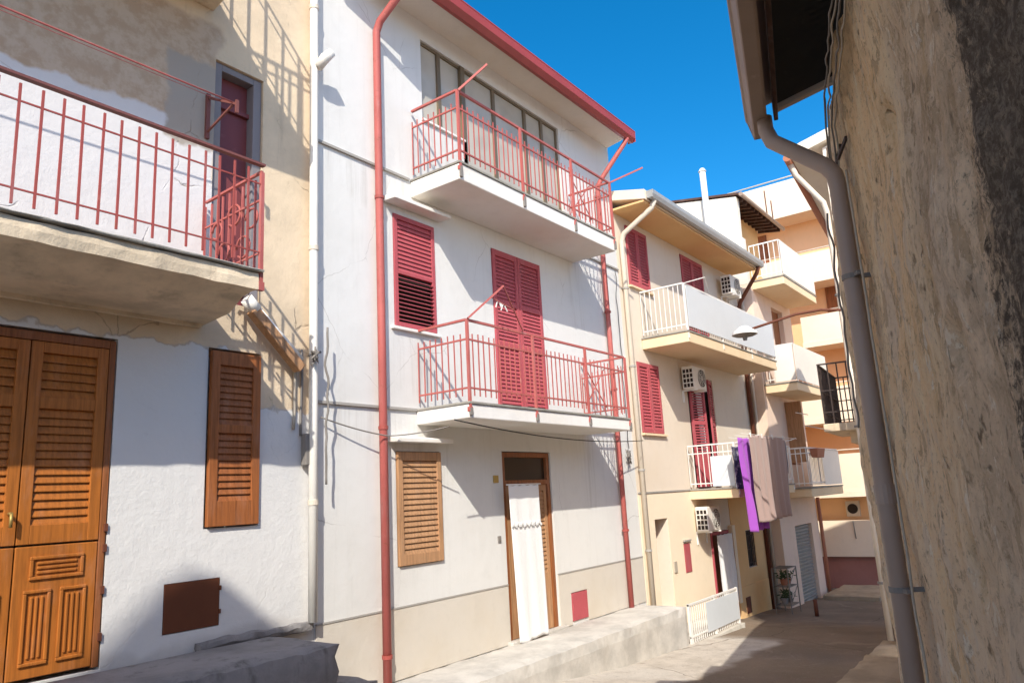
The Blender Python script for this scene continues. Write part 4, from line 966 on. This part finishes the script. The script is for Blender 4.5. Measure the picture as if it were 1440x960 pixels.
# ------------------------------------------------------------------ ivory house on the right beyond the stone house
PB = Vector((11.75, -3.95, 0)); ub = Vector((math.cos(R(6)), math.sin(R(6)), 0)); nb = Vector((-ub.y, ub.x, 0))
def B(s, o, z): return tuple(PB + ub*s + nb*o + Vector((0, 0, z)))
def bplan(s0, s1, o0, o1): return [B(s0, o0, 0)[:2], B(s1, o0, 0)[:2], B(s1, o1, 0)[:2], B(s0, o1, 0)[:2]]
HB = thing('ivory_house', (11.75, -3.85, -.5), 'ivory house behind the stone house with deep eave and small iron balcony', 'house')
m = MB(); m.plan(bplan(0, 5, -6, 0), -1.8, 6.95)
m.hexa([B(0, -6, 6.95), B(0, 0, 6.95), B(.3, 0, 6.95), B(.3, -6, 6.95)], [B(0, -6, 8.6), B(0, 0, 7.0), B(.3, 0, 7.0), B(.3, -6, 8.6)])
m.build('wall', 'creamB', HB)
m = MB(); m.hexa([B(-.12, .46, 6.92), B(5.1, .46, 6.92), B(5.1, -6, 8.7), B(-.12, -6, 8.7)], [B(-.12, .46, 7.10), B(5.1, .46, 7.10), B(5.1, -6, 8.88), B(-.12, -6, 8.88)])
m.build('roof', 'creamB', HB, bevel=.01)
m = MB(); m.tube([B(-.14, .52, 6.93), B(5.1, .52, 6.93)], .06, 10); m.build('gutter', 'terracotta', HB)
m = MB(); m.tube([B(.05, .5, 6.88), B(.1, .45, 6.7), B(.03, .1, 6.12), B(.03, .07, 5.95), B(.03, .07, 2.0), B(.03, .07, -.35)], .042, 12)
dp = m.build('downpipe', 'beige_metal', HB)
for z in (.4, 2.6, 4.6): m = MB(); m.disc(B(.03, .07, z), .065, (0, 0, 1), .03); m.build('bracket', 'cable_grey', dp)
m = MB(); m.plan(bplan(.5, 2.5, .002, .62), 2.60, 2.72); sb = m.build('balcony', 'slab_old', HB, bevel=.01)
m = MB(); m.plan(bplan(.9, 2.1, .002, .3), 2.42, 2.598); m.build('bracket', 'slab_old', sb)
railing(sb, [B(.53, .04, 0)[:2], B(.53, .59, 0)[:2], B(2.47, .59, 0)[:2], B(2.47, .04, 0)[:2]], 2.74, 'iron', .92, .16, .5, .13, (.018, .018), .92, -.02, .028)
m = MB()
for s in (.8, 1.2, 1.6, 2.0):
    m.tube([B(s+.08*math.cos(t*.55), .6, 3.18+.09*math.sin(t*.55)) for t in range(12)], .011, 6)
m.build('scrollwork', 'iron', sb)
# wall joining it to the stone house
WJ = MB(); WJ.plan([(5.62, -5.22), (11.0, -4.10), (10.9, -4.6), (5.7, -5.8)], -.9, 3.85)
tag(WJ.build('yard_wall', 'awall', None, off=Vector((8.3, -4.8, -.4))), 'tall ochre yard wall running behind the stone house towards the ivory house', 'wall')
m = MB(); m.rough(9.0, 10.75, -4.42, -3.76, -1.0, -.33, .14, .012, 2.5, .03)
tag(m.build('stone_step', 'step_tan', None, off=Vector((9.9, -4, -.4))), 'nearer tan stone block step at the foot of the ochre wall', 'step', 'tan stone steps by the ochre wall')
m = MB(); m.rough(10.85, 12.1, -4.2, -3.70, -1.0, -.40, .14, .012, 2.5, .03)
tag(m.build('stone_step', 'step_tan', None, off=Vector((11.4, -4, -.4))), 'farther tan stone step at the foot of the thin white downpipe', 'step', 'tan stone steps by the ochre wall')

# street lamp on its long arm
SL = thing('street_lamp', B(.0, .1, 4.39), 'white dish street lamp on a thin rusty arm reaching over the street', 'street lamp')
L0 = Vector((11.36, -2.5, 4.22))
m = MB(); m.tube([Vector(B(.0, .02, 4.36)), Vector((11.70, -3.60, 4.42)), Vector((11.60, -3.25, 4.40)), Vector((11.48, -2.85, 4.31)), L0 + Vector((.02, -.12, .03))], .02, 8); m.build('arm', 'rust', SL)
m = MB(); m.disc(L0-Vector((0, 0, .05)), .20, (0, 0, 1), .04, 24, .19); m.disc(L0-Vector((0, 0, .01)), .19, (0, 0, 1), .09, 24, .07); sh = m.build('shade', 'white_metal', SL, bevel=.006)
m = MB(); m.disc(L0-Vector((0, 0, .056)), .18, (0, 0, -1), .012, 24, .15); m.disc(L0-Vector((0, 0, .068)), .045, (0, 0, -1), .07, 12, .03); m.build('bulb_holder', 'cable_grey', sh)

# ------------------------------------------------------------------ near stone house on the right
WA = Vector((4.4, -5.51, 0)); ua = Vector((math.cos(R(15.9)), math.sin(R(15.9)), 0)); na = Vector((-ua.y, ua.x, 0))
def A(s, o, z): return WA + ua*s + na*o + Vector((0, 0, z))
HA = thing('stone_house', tuple(A(-1.5, -.5, 0)), 'eroded ochre rendered house on the right with a taupe gutter and downpipe', 'house')
def adisp(s, z):
    p = Vector((s*1.0, z*.55, 0))
    d = .045*noise.fractal(p*1.3+Vector((3, 1, 0)), 1.0, 2.0, 4) + .014*noise.fractal(Vector((s*7, z*2.6, 2)), 1.0, 2.0, 4) + .008*noise.fractal(Vector((s*22, z*14, 6)), 1.0, 2.0, 3)
    if s < -2.62: d += .012 + .009*noise.noise(Vector((s*30, z*30, 0)))
    for hs, hz, r in ((-1.69, 3.09, .05), (-1.25, 2.62, .045), (-2.2, 2.2, .05), (-.9, 2.1, .04), (-1.9, 1.6, .05)):
        q = math.hypot(s-hs, (z-hz)*.8)
        if q < r*1.6: d -= .05*max(0, 1-(q/(r*1.6))**2)
    if s > 1.15: d -= .02*((s-1.15)/.13)**2
    return d
m = MB()
ss = [-7+.25*i for i in range(15)] + [-3.35+.028*i for i in range(166)]
ss = [s for s in ss if s <= 1.281]; zs = [-.8+.2*i for i in range(5)] + [.15+.032*i for i in range(124)]
g = [[m.bm.verts.new(A(s, adisp(s, z), z)) for z in zs] for s in ss]
for i in range(len(ss)-1):
    for j in range(len(zs)-1): m.bm.faces.new((g[i][j], g[i+1][j], g[i+1][j+1], g[i][j+1]))
# end return and top
se = ss[-1]; br = [m.bm.verts.new(A(se-.03, -.5, z)) for z in zs]
for j in range(len(zs)-1): m.bm.faces.new((g[-1][j], br[j], br[j+1], g[-1][j+1]))
tp = [m.bm.verts.new(A(s, -.5, zs[-1])) for s in ss]
for i in range(len(ss)-1): m.bm.faces.new((g[i][-1], g[i+1][-1], tp[i+1], tp[i]))
m.build('wall', 'awall', HA, smooth=True)
m = MB(); q = [A(-7, -.5, 0), A(.9, -.5, 0), A(.9, -4, 0), A(-7, -4, 0)]; m.plan([(p.x, p.y) for p in q][::-1], -.8, 4.05); m.build('back_walls', 'awall', HA)
# eave: sheet roof, dark soffit, board, gutter
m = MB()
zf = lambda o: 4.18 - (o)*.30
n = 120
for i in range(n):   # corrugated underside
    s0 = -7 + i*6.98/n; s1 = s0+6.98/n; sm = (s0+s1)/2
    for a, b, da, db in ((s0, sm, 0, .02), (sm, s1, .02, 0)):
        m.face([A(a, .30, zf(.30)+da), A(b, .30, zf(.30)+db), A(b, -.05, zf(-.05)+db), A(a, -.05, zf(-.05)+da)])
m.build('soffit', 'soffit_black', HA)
m = MB(); m.hexa([A(-7, .40, zf(.40)+.05), A(-.02, .40, zf(.40)+.05), A(-.02, -4, zf(-4)+.05), A(-7, -4, zf(-4)+.05)], [A(-7, .42, zf(.40)+.13), A(-.02, .42, zf(.40)+.13), A(-.02, -4, zf(-4)+.13), A(-7, -4, zf(-4)+.13)])
m.build('roof', 'gutter_brown', HA)
m = MB(); m.hexa([A(-.07, .31, zf(.31)-.03), A(-.02, .31, zf(.31)-.03), A(-.02, -.03, zf(-.03)-.03), A(-.07, -.03, zf(-.03)-.03)], [A(-.07, .31, zf(.31)+.045), A(-.02, .31, zf(.31)+.045), A(-.02, -.03, zf(-.03)+.045), A(-.07, -.03, zf(-.03)+.045)])
m.build('barge_board', 'gutter_brown', HA, bevel=.004)
m = MB(); m.hexa([A(-7, .305, 4.01), A(-.02, .305, 4.01), A(-.02, .33, 4.01), A(-7, .33, 4.01)], [A(-7, .305, 4.12), A(-.02, .305, 4.12), A(-.02, .33, 4.12), A(-7, .33, 4.12)])
m.build('fascia', 'brown_board', HA, bevel=.004)
m = MB(); prof = [(.37, 4.06), (.37, 3.955), (.385, 3.95), (.448, 3.95), (.455, 3.957), (.478, 4.06), (.490, 4.07), (.494, 4.09), (.48, 4.09), (.464, 4.07), (.444, 3.962), (.382, 3.962), (.382, 4.06)]
m.hexa([A(-7, o, z) for o, z in prof], [A(.05, o, z) for o, z in prof])
cp = [(.37, 4.06), (.37, 3.95), (.455, 3.95), (.49, 4.085), (.40, 4.085)]
m.hexa([A(.049, o, z) for o, z in cp], [A(.058, o, z) for o, z in cp])
m.build('gutter', 'gutter_brown', HA)
# grey downpipe swinging from the gutter back to the wall
m = MB(); m.tube([A(-.17, .385, 3.97), A(-.17, .385, 3.89), A(-.20, .36, 3.80), A(-.44, .115, 3.49), A(-.46, .085, 3.43), A(-.46, .078, 3.36), A(-.46, .078, 2.2), A(-.46, .078, -.4)], .043, 16)
dp = m.build('downpipe', 'grey_pipe', HA)
m = MB()
for z in (2.86, 1.35): m = MB(); m.disc(A(-.46, .078, z), .048, (0, 0, 1), .025, 16); m.bar(A(-.46, .078, z+.012), A(-.46, -.03, z+.012), .02, .02); m.bar(A(-.45, .078, z+.012), A(-.55, .05, z+.012), .02, .02); m.build('bracket', 'cable_grey', dp)
m = MB(); m.disc(A(-.46, .078, 1.75), .048, (0, 0, 1), .09, 16); m.build('collar', 'grey_pipe', dp)

# cables on the stone house
wa = dict(ax=tuple(ua), ay=tuple(na))
for i, (lab, mt) in enumerate((('pale cable strung down under the right eave, nearest the stone wall', 'cable_pale'), ('dark cable strung down under the right eave beside the pale one', 'cable_grey'), ('pale outermost cable of the bundle under the right eave', 'cable_pale'), ('grey twisted cable crossing the others of the bundle under the right eave', 'cable_grey'))):
    pts = wiggle(A(-3.5, .03+.012*i, 3.86+.035*i), A(-.5, .04+.014*i, 3.74+.03*i), .035, 90, 11+i*.7, (0, 0, 1), tuple(na))
    cable('cable', pts + wiggle(A(-.46, .05+.014*i, 3.70), A(-.2+.12*i, .05, 3.25), .03, 8, 14+i, **wa), .0048, mt, lab, 'cable', 'cables under the right eave')
cable('cable', wiggle(A(-.57, .04, 3.40), A(-.57, .035, -.3), .02, 50, 31, **wa), .006, 'cable_pale', 'thin pale cable running down the stone wall right of its grey downpipe')
cable('cable', wiggle(A(.25, .05, 3.6), A(.3, .04, -.3), .05, 60, 41, **wa), .009, 'cable_grey', 'thin grey cable running down the stone wall left of its grey downpipe')
cable('cable', wiggle(A(.7, .06, 3.62), A(.9, .05, 2.2), .05, 30, 51, **wa), .007, 'cable_grey', 'grey ragged cable at the far corner of the stone wall')
m = MB(); m.bar(A(-.6, .02, 3.56), A(-.1, .08, 3.54), .012, .02); m.bar(A(-.3, .02, 3.66), A(-.3, .09, 3.46), .012, .012); tag(m.build('cable_bracket', 'iron', None, off=A(-.25, .03, 3.56)), 'small iron cable bracket above the elbow of the grey downpipe', 'bracket')

# ------------------------------------------------------------------ light, sky, camera
sun_dir = Vector((-1.38, -1.0, 1.39)).normalized()
L = bpy.data.lights.new('sun', 'SUN'); L.energy = 2.85; L.angle = R(.5); L.color = (1.0, .94, .83)
so = bpy.data.objects.new('sun', L); COL.objects.link(so); so.rotation_euler = sun_dir.to_track_quat('Z', 'Y').to_euler(); so.location = sun_dir*60
w = bpy.data.worlds.new('World'); scene.world = w; w.use_nodes = True
nt = w.node_tree; bg = nt.nodes['Background']
sk = nt.nodes.new('ShaderNodeTexSky'); sk.sky_type = 'NISHITA'; sk.sun_disc = False
sk.sun_elevation = math.asin(sun_dir.z); sk.sun_rotation = math.atan2(sun_dir.x, sun_dir.y) % (2*math.pi)
sk.altitude = 600; sk.air_density = .7; sk.dust_density = 2.0; sk.ozone_density = 2.0
hs = nt.nodes.new('ShaderNodeHueSaturation'); hs.inputs['Hue'].default_value = .490; hs.inputs['Saturation'].default_value = 1.42
nt.links.new(sk.outputs[0], hs.inputs['Color']); nt.links.new(hs.outputs[0], bg.inputs['Color']); bg.inputs['Strength'].default_value = .15

cam = bpy.data.cameras.new('camera'); co = bpy.data.objects.new('camera', cam); COL.objects.link(co)
cam.sensor_width = 36; cam.lens = 36*1037.14/1440; cam.clip_end = 500; cam.clip_start = .05
yaw, pitch, roll = R(36.332), R(11.825), R(-3.1147)
f = Vector((math.cos(yaw)*math.cos(pitch), math.sin(yaw)*math.cos(pitch), math.sin(pitch)))
rt = f.cross(Vector((0, 0, 1))).normalized(); up = rt.cross(f)
r2 = rt*math.cos(roll)+up*math.sin(roll); u2 = -rt*math.sin(roll)+up*math.cos(roll)
mat = Matrix((r2, u2, -f)).transposed().to_4x4(); mat.translation = Vector((0, -6.3, 1.88))
co.matrix_world = mat; scene.camera = co

scene.render.engine = 'CYCLES'
scene.cycles.max_bounces = 14; scene.cycles.diffuse_bounces = 10; scene.cycles.sample_clamp_indirect = 0
scene.view_settings.view_transform = 'Standard'; scene.view_settings.look = 'None'; scene.view_settings.gamma = 1
scene.view_settings.exposure = .97
scene.render.resolution_x = 1024; scene.render.resolution_y = 682
